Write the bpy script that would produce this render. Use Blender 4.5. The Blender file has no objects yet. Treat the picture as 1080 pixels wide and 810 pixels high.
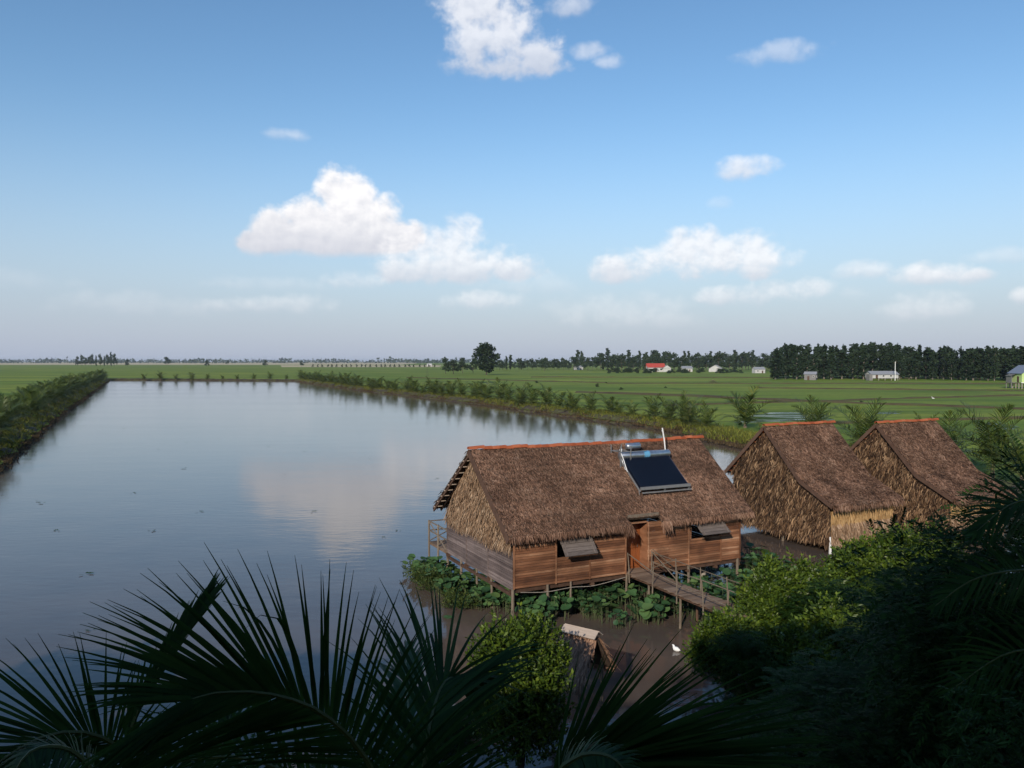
import bpy, bmesh, math, random
from mathutils import Vector, Matrix, noise as mnoise

R = random.Random(7)
PI = math.pi
SC = bpy.context.scene
COL = SC.collection
V = Vector

# ------------------------------------------------------------------ camera maths (used for real positions on the land)
F = 850.0
PITCH = math.atan(24 / F)
CAM = V((0, 0, 10.0))

def ray(px, py):
    X = (px - 540) / F
    Z = (405 - py) / F
    return V((X, math.cos(PITCH) + math.sin(PITCH) * Z, -math.sin(PITCH) + math.cos(PITCH) * Z))

def P(px, py, d):
    r = ray(px, py)
    return CAM + r * (d / r.y)

def G(px, py, z=0.0):
    r = ray(px, py)
    return CAM + r * ((z - CAM.z) / r.z)

# ------------------------------------------------------------------ mesh builder
class MB:
    def __init__(s):
        s.v = []; s.f = []; s.m = []
    def face(s, pts, m=0):
        b = len(s.v)
        s.v.extend([tuple(p) for p in pts])
        s.f.append(tuple(range(b, b + len(pts)))); s.m.append(m)
    def box(s, c, sx, sy, sz, rot=None, m=0):
        b = len(s.v); c = V(c)
        for dx, dy, dz in ((-1,-1,-1),(1,-1,-1),(1,1,-1),(-1,1,-1),(-1,-1,1),(1,-1,1),(1,1,1),(-1,1,1)):
            p = V((dx*sx/2, dy*sy/2, dz*sz/2))
            if rot is not None: p = rot @ p
            s.v.append(tuple(c + p))
        for q in ((0,3,2,1),(4,5,6,7),(0,1,5,4),(1,2,6,5),(2,3,7,6),(3,0,4,7)):
            s.f.append(tuple(b + i for i in q)); s.m.append(m)
    def beam(s, a, b_, w, h=None, m=0):
        a = V(a); b_ = V(b_); d = b_ - a; L = d.length
        if L < 1e-6: return
        x = d / L
        up = V((0,0,1)) if abs(x.z) < 0.95 else V((0,1,0))
        y = up.cross(x).normalized(); z = x.cross(y)
        rot = Matrix((x, y, z)).transposed()
        s.box((a + b_) / 2, L, w, h or w, rot, m)
    def tube(s, pts, rads, n=8, m=0, cap=True):
        pts = [V(p) for p in pts]
        if not isinstance(rads, (list, tuple)): rads = [rads] * len(pts)
        base = len(s.v); prev = None
        for i, p in enumerate(pts):
            t = (pts[min(i+1, len(pts)-1)] - pts[max(i-1, 0)]).normalized()
            if prev is None:
                up = V((0,0,1)) if abs(t.z) < 0.9 else V((1,0,0))
                a = t.cross(up).normalized()
            else:
                a = (prev - t * prev.dot(t)).normalized()
            prev = a; b = t.cross(a)
            for k in range(n):
                an = 2 * PI * k / n
                s.v.append(tuple(p + (a * math.cos(an) + b * math.sin(an)) * rads[i]))
        for i in range(len(pts) - 1):
            for k in range(n):
                k2 = (k + 1) % n
                s.f.append((base+i*n+k, base+i*n+k2, base+(i+1)*n+k2, base+(i+1)*n+k)); s.m.append(m)
        if cap:
            s.f.append(tuple(base + k for k in reversed(range(n)))); s.m.append(m)
            s.f.append(tuple(base + (len(pts)-1)*n + k for k in range(n))); s.m.append(m)
    def ribbon(s, pts, side, widths, m=0):
        b = len(s.v)
        for p, w in zip(pts, widths):
            s.v.append(tuple(p - side * (w/2))); s.v.append(tuple(p + side * (w/2)))
        for i in range(len(pts) - 1):
            s.f.append((b+2*i, b+2*i+1, b+2*i+3, b+2*i+2)); s.m.append(m)
    def build(s, name, mats, parent=None, smooth=False):
        me = bpy.data.meshes.new(name)
        me.from_pydata(s.v, [], s.f)
        if not isinstance(mats, (list, tuple)): mats = [mats]
        for mm in mats: me.materials.append(mm)
        if len(mats) > 1:
            me.polygons.foreach_set('material_index', s.m)
        if smooth:
            me.polygons.foreach_set('use_smooth', [True] * len(me.polygons))
        me.update()
        o = bpy.data.objects.new(name, me)
        COL.objects.link(o)
        if parent is not None: o.parent = parent
        return o

def tag(o, label=None, cat=None, group=None, kind=None):
    if label: o['label'] = label
    if cat: o['category'] = cat
    if group: o['group'] = group
    if kind: o['kind'] = kind
    return o

def empty(name, loc, rz=0.0, label=None, cat=None, group=None):
    o = bpy.data.objects.new(name, None)
    COL.objects.link(o)
    o.empty_display_size = 0.3
    o.location = loc; o.rotation_euler = (0, 0, rz)
    return tag(o, label, cat, group)

def dup(root, loc, rz=0.0, scale=1.0, label=None, cat=None, group=None):
    r = root.copy(); COL.objects.link(r)
    r.location = loc; r.rotation_euler = (0, 0, rz)
    r.scale = (scale, scale, scale) if not isinstance(scale, tuple) else scale
    for ch in list(root.children):
        c = ch.copy(); COL.objects.link(c); c.parent = r
        for g in list(ch.children):
            d = g.copy(); COL.objects.link(d); d.parent = c
    return tag(r, label, cat, group)

# ------------------------------------------------------------------ materials
def new_mat(name):
    m = bpy.data.materials.new(name); m.use_nodes = True
    nt = m.node_tree
    return m, nt, nt.nodes['Principled BSDF']

def N(nt, t, **kw):
    n = nt.nodes.new(t)
    for k, v in kw.items(): setattr(n, k, v)
    return n

def ramp(nt, fac, cols):
    r = N(nt, 'ShaderNodeValToRGB')
    e = r.color_ramp.elements
    while len(e) < len(cols): e.new(0.5)
    for i, c in enumerate(cols):
        if len(c) == 4: e[i].position = c[3]
        else: e[i].position = i / max(1, len(cols) - 1)
        e[i].color = (c[0], c[1], c[2], 1)
    nt.links.new(fac, r.inputs[0])
    return r.outputs[0]

def mat(name, cols, rough=0.8, island=0.6, scale=3.0, stretch=(1,1,1), bump=0.0, metallic=0.0, trans=0.0, spec=0.3, detail=5, stain=0.0, stain_scale=.5):
    """colour ramp driven by a blend of random-per-island and object-space noise"""
    m, nt, b = new_mat(name)
    L = nt.links.new
    tc = N(nt, 'ShaderNodeTexCoord'); mp = N(nt, 'ShaderNodeMapping')
    mp.inputs['Scale'].default_value = stretch
    L(tc.outputs['Object'], mp.inputs[0])
    no = N(nt, 'ShaderNodeTexNoise'); no.inputs['Scale'].default_value = scale; no.inputs['Detail'].default_value = detail
    no.inputs['Roughness'].default_value = 0.62
    L(mp.outputs[0], no.inputs['Vector'])
    mr = N(nt, 'ShaderNodeMapRange'); mr.inputs[1].default_value = 0.25; mr.inputs[2].default_value = 0.75
    L(no.outputs[0], mr.inputs[0])
    ge = N(nt, 'ShaderNodeNewGeometry')
    mx = N(nt, 'ShaderNodeMix'); mx.inputs[0].default_value = island
    L(mr.outputs[0], mx.inputs[2]); L(ge.outputs['Random Per Island'], mx.inputs[3])
    c = ramp(nt, mx.outputs[0], cols)
    if stain:
        sn = N(nt, 'ShaderNodeTexNoise'); sn.inputs['Scale'].default_value = stain_scale; sn.inputs['Detail'].default_value = 4; sn.inputs['Distortion'].default_value = .6
        L(tc.outputs['Object'], sn.inputs['Vector'])
        sr = N(nt, 'ShaderNodeMapRange'); L(sn.outputs[0], sr.inputs[0]); sr.inputs[1].default_value = .36; sr.inputs[2].default_value = .64
        sr.inputs[3].default_value = 1 - stain; sr.inputs[4].default_value = 1 + stain * .6
        sm_ = N(nt, 'ShaderNodeVectorMath', operation='SCALE'); L(c, sm_.inputs[0]); L(sr.outputs[0], sm_.inputs['Scale']); c = sm_.outputs[0]
    L(c, b.inputs['Base Color'])
    b.inputs['Roughness'].default_value = rough
    b.inputs['Metallic'].default_value = metallic
    b.inputs['Specular IOR Level'].default_value = spec
    if bump:
        bp = N(nt, 'ShaderNodeBump'); bp.inputs['Strength'].default_value = bump; bp.inputs['Distance'].default_value = 0.05
        L(no.outputs[0], bp.inputs['Height']); L(bp.outputs[0], b.inputs['Normal'])
    if trans:
        tr = N(nt, 'ShaderNodeBsdfTranslucent'); L(c, tr.inputs[0])
        ms = N(nt, 'ShaderNodeMixShader'); ms.inputs[0].default_value = trans
        L(b.outputs[0], ms.inputs[1]); L(tr.outputs[0], ms.inputs[2])
        L(ms.outputs[0], nt.nodes['Material Output'].inputs[0])
    return m

def hexmix(c, k): return tuple(x * k for x in c)

def shades(c, lo=0.5, hi=1.6, n=4):
    return [hexmix(c, lo + (hi - lo) * i / (n - 1)) for i in range(n)]

M = {}
M['thatch'] = mat('weathered_thatch', [(.018,.010,.006),(.080,.041,.025),(.188,.102,.065),(.29,.172,.115),(.44,.31,.225)], 0.95, 0.62, 1.3, stain=.30, stain_scale=.5)
M['thatch_base'] = mat('thatch_underlayer', [(.035,.022,.016),(.09,.06,.04)], 1.0, 0.0, 6)
M['thatch_tan'] = mat('tan_thatch', [(.07,.038,.021),(.20,.12,.068),(.34,.225,.14),(.52,.39,.27)], 0.95, 0.7, 1.5)
M['thatch_wall'] = mat('brown_thatch', [(.010,.005,.003),(.045,.024,.013),(.15,.086,.046),(.42,.28,.165)], 0.95, 0.75, 1.2, stain=.2, stain_scale=.6)
M['thatch_gold'] = mat('golden_leaf_panel', [(.20,.11,.045),(.37,.225,.095),(.50,.34,.17)], 0.9, 0.7, 2)
M['wood_red'] = mat('red_brown_planks', [(.045,.020,.012),(.125,.052,.026),(.205,.090,.045),(.285,.14,.075),(.48,.31,.20)], 0.8, 0.62, 1.8, (0.6,1,5), stain=.38, stain_scale=.8)
M['wood_grey'] = mat('weathered_grey_planks', [(.055,.040,.038),(.105,.080,.076),(.165,.128,.120),(.27,.22,.205)], 0.85, 0.5, 2.0, (1,0.5,7), stain=.28, stain_scale=.7)
M['wood_shutter'] = mat('weathered_board', [(.065,.052,.046),(.12,.098,.086),(.20,.165,.145)], 0.6, 0.4, 3, (1,6,6))
M['wood_dark'] = mat('dark_timber', [(.04,.022,.015),(.09,.05,.033),(.13,.08,.055)], 0.85, 0.4, 4)
M['wood_post'] = mat('pale_post_wood', [(.08,.06,.045),(.15,.12,.09),(.27,.22,.17)], 0.85, 0.4, 5, (4,4,0.6))
M['wood_deck'] = mat('deck_boards', [(.09,.058,.04),(.17,.115,.08),(.26,.19,.14)], 0.85, 0.6, 3)
M['door'] = mat('varnished_door_wood', [(.15,.042,.014),(.24,.075,.024),(.29,.10,.035)], 0.55, 0.0, 3, (6,6,0.5))
M['concrete'] = mat('grey_concrete', [(.22,.19,.16),(.34,.31,.27)], 0.9, 0.0, 5)
M['tile'] = mat('orange_clay_tile', [(.20,.045,.016),(.34,.085,.032),(.46,.15,.07)], 0.8, 0.6, 5)
M['steel'] = mat('bright_steel', [(.40,.42,.45),(.58,.60,.62)], 0.34, 0.0, 8, metallic=0.9)
M['alu'] = mat('dull_aluminium', [(.22,.22,.22),(.32,.32,.32)], 0.55, 0.2, 8, metallic=0.5)
M['tube'] = mat('dark_solar_tube', [(.004,.006,.013),(.007,.010,.02)], 0.16, 0.4, 8, spec=0.5)
M['white_paint'] = mat('white_paint', [(.68,.68,.66),(.8,.8,.79)], 0.6, 0.0, 6)
M['blue_label'] = mat('pale_blue_label', [(.10,.30,.48),(.14,.36,.55)], 0.4, 0.0, 6)
M['leaf_frond'] = mat('coconut_leaflet', [(.012,.034,.010),(.024,.062,.016),(.048,.098,.022)], 0.5, 0.6, 2, trans=0.25, spec=0.15)
M['rachis'] = mat('frond_stalk', [(.06,.075,.02),(.11,.12,.04)], 0.5, 0.2, 5)
M['palm_leaf'] = mat('young_palm_leaf', [(.010,.024,.006),(.030,.056,.012),(.080,.11,.020),(.22,.20,.038)], 0.5, 0.7, 0.6, trans=0.2)
M['palm_dark'] = mat('dense_palm_leaf', [(.016,.036,.009),(.052,.085,.017),(.15,.17,.030)], 0.5, 0.7, 0.5, trans=0.2)
M['palm_trunk'] = mat('palm_trunk_bark', [(.10,.075,.05),(.20,.16,.11)], 0.9, 0.0, 4, (1,1,6))
M['bark'] = mat('tree_bark', [(.05,.035,.025),(.12,.09,.07)], 0.95, 0.0, 3, (3,3,0.6))
M['bark_pale'] = mat('pale_bark', [(.12,.10,.085),(.24,.20,.17)], 0.9, 0.0, 3, (3,3,0.6))
M['tree_leaf'] = mat('dark_tree_leaf', [(.008,.018,.008),(.016,.034,.012),(.030,.052,.018)], 0.7, 0.6, 0.25, trans=0.1)
M['tree_leaf_mid'] = mat('mid_tree_leaf', [(.014,.026,.012),(.026,.046,.018),(.045,.07,.028)], 0.7, 0.6, 0.2, trans=0.1)
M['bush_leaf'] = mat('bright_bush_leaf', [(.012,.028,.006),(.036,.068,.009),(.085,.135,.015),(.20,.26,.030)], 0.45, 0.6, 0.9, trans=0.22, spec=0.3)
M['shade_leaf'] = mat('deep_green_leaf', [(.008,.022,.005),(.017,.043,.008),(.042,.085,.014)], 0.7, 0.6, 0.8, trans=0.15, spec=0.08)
M['weed_leaf'] = mat('water_weed_leaf', [(.014,.030,.008),(.034,.062,.014),(.070,.10,.02),(.13,.12,.03)], 0.6, 0.65, 0.8, trans=0.2)
M['lotus'] = mat('lotus_leaf', [(.018,.048,.020),(.036,.090,.034),(.065,.138,.048),(.12,.17,.05)], 0.5, 0.75, 1.0, trans=0.15)
M['lotus_dry'] = mat('dry_lotus_leaf', [(.07,.045,.022),(.13,.085,.04)], 0.8, 0.7, 1.0)
M['stem'] = mat('green_stem', [(.05,.08,.03),(.09,.10,.05)], 0.7, 0.5, 2)
M['grass_bank'] = mat('bank_grass', [(.045,.040,.011),(.095,.105,.017),(.15,.175,.024),(.28,.23,.045)], 0.8, 0.7, 0.15, trans=0.2)
M['weed_dark'] = mat('dry_bank_weed', [(.040,.026,.016),(.075,.050,.026),(.11,.085,.03)], 0.9, 0.7, 0.15)
M['red_roof'] = mat('red_sheet_roof', [(.36,.05,.035),(.45,.075,.05)], 0.6, 0.0, 1)
M['grey_sheet'] = mat('grey_sheet_roof', [(.19,.20,.22),(.30,.31,.33)], 0.6, 0.3, 0.8, (6,1,1))
M['grey_wall'] = mat('grey_plank_wall', [(.13,.125,.12),(.22,.21,.20)], 0.85, 0.3, 1.2, (5,5,0.5))
M['white_wall'] = mat('white_plaster', [(.38,.375,.36),(.52,.51,.50)], 0.8, 0.0, 0.8)
M['green_wall'] = mat('lime_plaster', [(.42,.56,.22),(.50,.64,.28)], 0.8, 0.0, 0.8)
M['slate_roof'] = mat('slate_blue_roof', [(.13,.16,.22),(.19,.22,.29)], 0.55, 0.0, 1.2, (5,5,1))
M['glass_dark'] = mat('dark_window', [(.015,.02,.025),(.03,.035,.04)], 0.15, 0.0, 2, spec=0.6)
M['bird'] = mat('white_feathers', [(.70,.70,.68),(.82,.82,.80)], 0.8, 0.0, 8)
M['bird_leg'] = mat('bird_leg', [(.05,.045,.03),(.09,.08,.04)], 0.6, 0.0, 8)
M['straw'] = mat('pale_straw', [(.22,.18,.11),(.38,.32,.21)], 0.9, 0.6, 1)
M['plank_ridge'] = mat('bleached_ridge_board', [(.32,.25,.20),(.46,.38,.31)], 0.85, 0.2, 3, (1,6,6))
M['haystraw'] = mat('sunbleached_pink_thatch', [(.13,.072,.045),(.28,.165,.11),(.44,.28,.195)], 0.95, 0.7, 2)

# ------------------------------------------------------------------ sun, sky, camera
SUN = V((-0.31, -0.85, 0.43)).normalized()
az_s = math.atan2(SUN.x, SUN.y); el_s = math.asin(SUN.z)
ld = bpy.data.lights.new('sun', 'SUN'); ld.energy = 3.6; ld.angle = math.radians(0.6); ld.color = (1.0, 0.895, 0.76)
lo = bpy.data.objects.new('sun', ld); COL.objects.link(lo)
lo.rotation_euler = (-SUN).to_track_quat('-Z', 'Y').to_euler()

W = bpy.data.worlds.new('World'); SC.world = W; W.use_nodes = True
nt = W.node_tree; L = nt.links.new
bg = nt.nodes['Background']
sky = N(nt, 'ShaderNodeTexSky'); sky.sky_type = 'NISHITA'; sky.sun_disc = False
sky.sun_elevation = el_s; sky.sun_rotation = az_s; sky.altitude = 0
sky.air_density = 1.0; sky.dust_density = 0.25; sky.ozone_density = 1.2
SKY_STRENGTH = 0.15
bg.inputs[1].default_value = SKY_STRENGTH

def mnode(op, a, b=None, c=None, clamp=False):
    n = N(nt, 'ShaderNodeMath', operation=op); n.use_clamp = clamp
    for i, x in enumerate((a, b, c)):
        if x is None: continue
        if isinstance(x, (int, float)): n.inputs[i].default_value = x
        else: L(x, n.inputs[i])
    return n.outputs[0]

def vnode(op, a, b=None, c=None):
    n = N(nt, 'ShaderNodeVectorMath', operation=op)
    for i, x in enumerate((a, b, c)):
        if x is None: continue
        if isinstance(x, tuple): n.inputs[i].default_value = x
        else: L(x, n.inputs[i])
    return n.outputs['Value'] if op in ('DOT_PRODUCT', 'LENGTH') else n.outputs[0]

def smooth(x, a, b):
    n = N(nt, 'ShaderNodeMapRange', interpolation_type='SMOOTHSTEP')
    L(x, n.inputs[0]); n.inputs[1].default_value = a; n.inputs[2].default_value = b
    return n.outputs[0]

tcw = N(nt, 'ShaderNodeTexCoord')
sx = N(nt, 'ShaderNodeSeparateXYZ'); L(tcw.outputs['Generated'], sx.inputs[0])
azn = mnode('ARCTAN2', sx.outputs[0], sx.outputs[1])
eln = mnode('ARCSINE', sx.outputs[2])
cmb = N(nt, 'ShaderNodeCombineXYZ')
L(mnode('MULTIPLY', azn, 850.0), cmb.inputs[0]); L(mnode('MULTIPLY', eln, 850.0), cmb.inputs[1])
# pale moist air low over the plain
hz = N(nt, 'ShaderNodeMix', data_type='RGBA'); hz.inputs[7].default_value = (2.30, 2.68, 3.55, 1)
hzf = N(nt, 'ShaderNodeMapRange', interpolation_type='SMOOTHERSTEP'); L(eln, hzf.inputs[0])
hzf.inputs[1].default_value = -.08; hzf.inputs[2].default_value = .34; hzf.inputs[3].default_value = 1.0; hzf.inputs[4].default_value = 0.0
hsv = N(nt, 'ShaderNodeHueSaturation'); hsv.inputs['Saturation'].default_value = 1.20; hsv.inputs['Value'].default_value = 0.82; L(sky.outputs[0], hsv.inputs['Color'])
L(hzf.outputs[0], hz.inputs[0]); L(hsv.outputs[0], hz.inputs[6]); L(hz.outputs[2], bg.inputs[0])
pv = cmb.outputs[0]     # azimuth, elevation of the sky direction, 850 units to the radian

def nz(vec, scale, detail, rough=0.58, off=(0, 0, 0)):
    n = N(nt, 'ShaderNodeTexNoise'); n.inputs['Scale'].default_value = 1.0
    n.inputs['Detail'].default_value = detail; n.inputs['Roughness'].default_value = rough
    L(vnode('MULTIPLY_ADD', vec, (scale, scale * 1.15, scale), off), n.inputs['Vector'])
    return n
warp = nz(pv, 1/26, 3)
pw = vnode('MULTIPLY_ADD', vnode('SUBTRACT', warp.outputs['Color'], (.5, .5, .5)), (9, 7, 0), pv)
def puffs(vec):
    v = N(nt, 'ShaderNodeTexVoronoi'); v.inputs['Scale'].default_value = 1/15; v.inputs['Detail'].default_value = 2.0; v.inputs['Roughness'].default_value = .55; v.normalize = True
    L(vec, v.inputs['Vector'])
    a = nz(vec, 1/30, 9, 0.55).outputs[0]
    return mnode('ADD', mnode('MULTIPLY', mnode('SUBTRACT', 0.62, v.outputs['Distance']), .24), a)
n1 = puffs(pw); n2 = puffs(vnode('ADD', pw, (-3, 6, 0)))
def AE(px, py):
    r = ray(px, py)
    return math.atan2(r.x, r.y) * 850, math.atan2(r.z, math.hypot(r.x, r.y)) * 850
# banks of cloud: lobes (centre and radii), cloud-base line, opacity, raggedness
CL = [
 ([(366,226,38,50),(338,240,56,34),(388,240,44,38),(298,248,36,27),(415,252,40,26),(345,262,84,20),(268,258,22,16)], 271, 1.0, 1.0),
 ([(482,280,72,28),(448,284,56,24),(487,250,24,26),(540,284,36,18),(440,262,48,26),(470,262,44,22)], 300, .74, 1.15),
 ([(510,318,48,13)], 328, .55, 1.2),
 ([(372,297,34,12)], 305, .5, 1.2), ([(312,321,46,12),(240,324,40,11)], 331, .38, 1.3), ([(285,301,70,10)], 308, .18, 1.3),
 ([(518,38,52,46),(495,8,40,32),(556,60,44,28),(532,70,50,16)], 84, .74, 1.25),
 ([(604,6,28,16)], 20, .55, 1.2), ([(622,54,24,9),(643,64,20,8)], 76, .5, 1.2),
 ([(786,178,32,15)], 190, .72, .9), ([(822,56,42,12)], 68, .42, 1.4), ([(303,143,24,8)], 150, .42, 1.2), ([(758,216,14,8)], 223, .2, 1.2),
 ([(742,272,88,24),(785,268,46,26),(735,262,40,24),(650,286,42,17)], 298, .78, 1.1),
 ([(775,313,42,13),(842,306,40,13)], 322, .62, 1.1), ([(911,287,30,12)], 296, .58, 1.1), ([(980,290,40,14),(1030,293,20,10)], 300, .72, 1.05),
 ([(1055,271,32,9)], 278, .3, 1.3), ([(975,324,40,16)], 338, .45, 1.2), ([(900,310,20,9)], 318, .25, 1.3), ([(1082,312,16,12)], 322, .65, 1),
 ([(650,326,80,18),(690,338,60,12)], 350, .26, 1.3), ([(560,300,60,14)], 312, .2, 1.3), ([(150,322,80,14)], 334, .15, 1.3), ([(0,296,60,12)], 306, .12, 1.3),
]
alpha = None; high = None
nc = mnode('SUBTRACT', n1, 0.55)
for blobs, basey, op, rag in CL:
    mind = None
    for bx, by, rx, ry in blobs:
        a, e = AE(bx, by)
        q = vnode('MULTIPLY_ADD', pv, (1/rx, 1/ry, 0), (-a/rx, -e/ry, 0))
        d = vnode('DOT_PRODUCT', q, q)
        mind = d if mind is None else mnode('MINIMUM', mind, d)
    dens = mnode('MULTIPLY_ADD', nc, (1.9 if op > .9 else 2.6) * rag, mnode('SUBTRACT', 0.98, mind))
    eb = AE(blobs[0][0], basey)[1]
    basecut = mnode('MULTIPLY_ADD', nc, 14.0, sep_el := mnode('MULTIPLY', eln, 850.0)) if True else None
    al = mnode('MULTIPLY', smooth(dens, *((-0.05, 0.60) if op > .95 else (-0.15, 1.05) if op > .6 else (-0.25, 1.35))), mnode('MULTIPLY', smooth(basecut, eb - 3, eb + 8), op if op > .7 else op * .8))
    hi = mnode('MULTIPLY', al, smooth(sep_el, eb - 2, eb + blobs[0][3] * 1.1))
    alpha = al if alpha is None else mnode('MAXIMUM', alpha, al)
    high = hi if high is None else mnode('MAXIMUM', high, hi)
lit = mnode('MULTIPLY_ADD', mnode('SUBTRACT', n1, n2), 1.3, 0.80, clamp=True)
rel = mnode('DIVIDE', high, mnode('ADD', alpha, 0.001))
lit2 = mnode('MULTIPLY', lit, mnode('MULTIPLY_ADD', rel, 0.75, 0.38), clamp=True)  # sunlit tops and greyer bases are worked into the cloud colour
mixc = N(nt, 'ShaderNodeMix', data_type='RGBA')
L(lit2, mixc.inputs[0])
mixc.inputs[6].default_value = (.44, .47, .56, 1); mixc.inputs[7].default_value = (.89, .88, .89, 1)
bgc = N(nt, 'ShaderNodeBackground'); L(mixc.outputs[2], bgc.inputs[0]); bgc.inputs[1].default_value = 1.0
CLOUD_BG = bgc
# clouds only stand in the half of the sky that is above the horizon
front = smooth(sx.outputs[2], 0.0, 0.02)
mxs = N(nt, 'ShaderNodeMixShader'); L(mnode('MULTIPLY', alpha, front), mxs.inputs[0])
L(bg.outputs[0], mxs.inputs[1]); L(bgc.outputs[0], mxs.inputs[2])
L(mxs.outputs[0], nt.nodes['World Output'].inputs[0])

cd = bpy.data.cameras.new('camera'); co = bpy.data.objects.new('camera', cd); COL.objects.link(co)
co.location = CAM; co.rotation_euler = (PI/2 - PITCH, 0, 0)
cd.sensor_width = 36; cd.lens = F / 1080 * 36; cd.clip_start = 0.05; cd.clip_end = 60000
SC.camera = co
SC.view_settings.view_transform = 'Standard'; SC.view_settings.look = 'None'
SC.view_settings.exposure = 0.22; SC.view_settings.gamma = 1.0
SC.render.engine = 'CYCLES'
cy = SC.cycles
cy.use_denoising = True; cy.max_bounces = 8; cy.diffuse_bounces = 3; cy.glossy_bounces = 3; cy.transmission_bounces = 3
cy.transparent_max_bounces = 8; cy.volume_bounces = 0; cy.caustics_reflective = False; cy.caustics_refractive = False
cy.use_adaptive_sampling = True; cy.adaptive_threshold = 0.015

# ------------------------------------------------------------------ land, pond, fields
POND = [(-16,9),(-9,13),(-4,17.3),(-1.2,18.6),(1.0,19.0),(4.2,18.3),(7,21.5),(9.5,25.5),(14,29.5),(20,33.5),(26,38),(31,43),(34,49),(35,56),
        (33.5,66),(30,80),(26.4,93),(24,101),(22.8,111.6),(20.3,123),(7.2,152.4),(-14.3,202.3),(-52.1,276.8),(-109.6,404.8),
        (-212.6,425.1),(-81.4,143.9),(-49.6,77.8)]
def resample(poly, step):
    out = []
    n = len(poly)
    for i in range(n):
        a = V((*poly[i], 0)); b = V((*poly[(i+1) % n], 0))
        k = max(1, int((b - a).length / step))
        for j in range(k): out.append(a.lerp(b, j / k))
    return out
shore = resample(POND, 1.6)
def shore_normals(pts):
    out = []
    n = len(pts)
    for i in range(n):
        t = (pts[(i+2) % n] - pts[i-2]).normalized()
        out.append(V((-t.y, t.x, 0)))       # ccw polygon: left normal points inward
    return out
snorm = shore_normals(shore)
shore = [p + nn * (mnoise.noise(p * 0.11) * 1.9 + mnoise.noise(p * 0.55) * 0.5) for p, nn in zip(shore, snorm)]

GZ = 0.4
bm = bmesh.new()
BIG = 12000
outer = [bm.verts.new((x, y, GZ)) for x, y in ((-BIG,-BIG),(BIG,-BIG),(BIG,BIG),(-BIG,BIG))]
inner = [bm.verts.new((p.x, p.y, GZ)) for p in shore]
edges = []
for ring in (outer, inner):
    for i in range(len(ring)): edges.append(bm.edges.new((ring[i], ring[(i+1) % len(ring)])))
bmesh.ops.triangle_fill(bm, use_beauty=True, use_dissolve=False, edges=edges)
for f in bm.faces:
    if f.normal.z < 0: f.normal_flip()
me = bpy.data.meshes.new('ground'); bm.to_mesh(me); bm.free()

gm, gn, gb = new_mat('paddy_fields')
GL = gn.links.new
geo = N(gn, 'ShaderNodeNewGeometry'); mp = N(gn, 'ShaderNodeMapping'); mp.inputs['Rotation'].default_value = (0, 0, math.radians(-6))
GL(geo.outputs['Position'], mp.inputs[0])
br = N(gn, 'ShaderNodeTexBrick'); GL(mp.outputs[0], br.inputs['Vector'])
br.inputs['Scale'].default_value = 1.0; br.inputs['Brick Width'].default_value = 170; br.inputs['Row Height'].default_value = 31
br.inputs['Mortar Size'].default_value = 1.2; br.inputs['Mortar Smooth'].default_value = 0.3; br.inputs['Bias'].default_value = 0
br.inputs['Color1'].default_value = (.108,.182,.018,1); br.inputs['Color2'].default_value = (.185,.25,.027,1); br.inputs['Mortar'].default_value = (.055,.055,.020,1)
def gnoise(scale, detail, st=(1,1,1)):
    m2 = N(gn, 'ShaderNodeMapping'); m2.inputs['Scale'].default_value = st; GL(geo.outputs['Position'], m2.inputs[0])
    n = N(gn, 'ShaderNodeTexNoise'); n.inputs['Scale'].default_value = scale; n.inputs['Detail'].default_value = detail
    GL(m2.outputs[0], n.inputs['Vector']); return n.outputs[0]
def gmix(fac, a, b, blend='MIX'):
    m2 = N(gn, 'ShaderNodeMix', data_type='RGBA'); m2.blend_type = blend
    for i, x in ((0, fac), (6, a), (7, b)):
        if isinstance(x, (int, float, tuple)): m2.inputs[i].default_value = x
        else: GL(x, m2.inputs[i])
    return m2.outputs[2]
big = gnoise(0.012, 4, (0.5, 1.6, 1)); fine = gnoise(0.6, 6); mid = gnoise(0.05, 5, (0.35, 1.5, 1))
def gmap(x, a, b, c=0.0, d=1.0):
    n = N(gn, 'ShaderNodeMapRange'); GL(x, n.inputs[0])
    for i, q in enumerate((a, b, c, d)): n.inputs[i+1].default_value = q
    return n.outputs[0]
c1 = gmix(gmap(big, .40, .60), br.outputs[0], (.25,.285,.036,1))
c2 = gmix(gmap(mid, .48, .66, 0, 1), c1, (.072,.126,.013,1))
c3 = gmix(gmap(fine, .3, .7, .0, .55), c2, (.070,.115,.012,1))
GL(c3, gb.inputs['Base Color']); gb.inputs['Roughness'].default_value = 0.9; gb.inputs['Specular IOR Level'].default_value = 0.15
me.materials.append(gm)
ground = bpy.data.objects.new('ground', me); COL.objects.link(ground); tag(ground, kind='structure')

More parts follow.
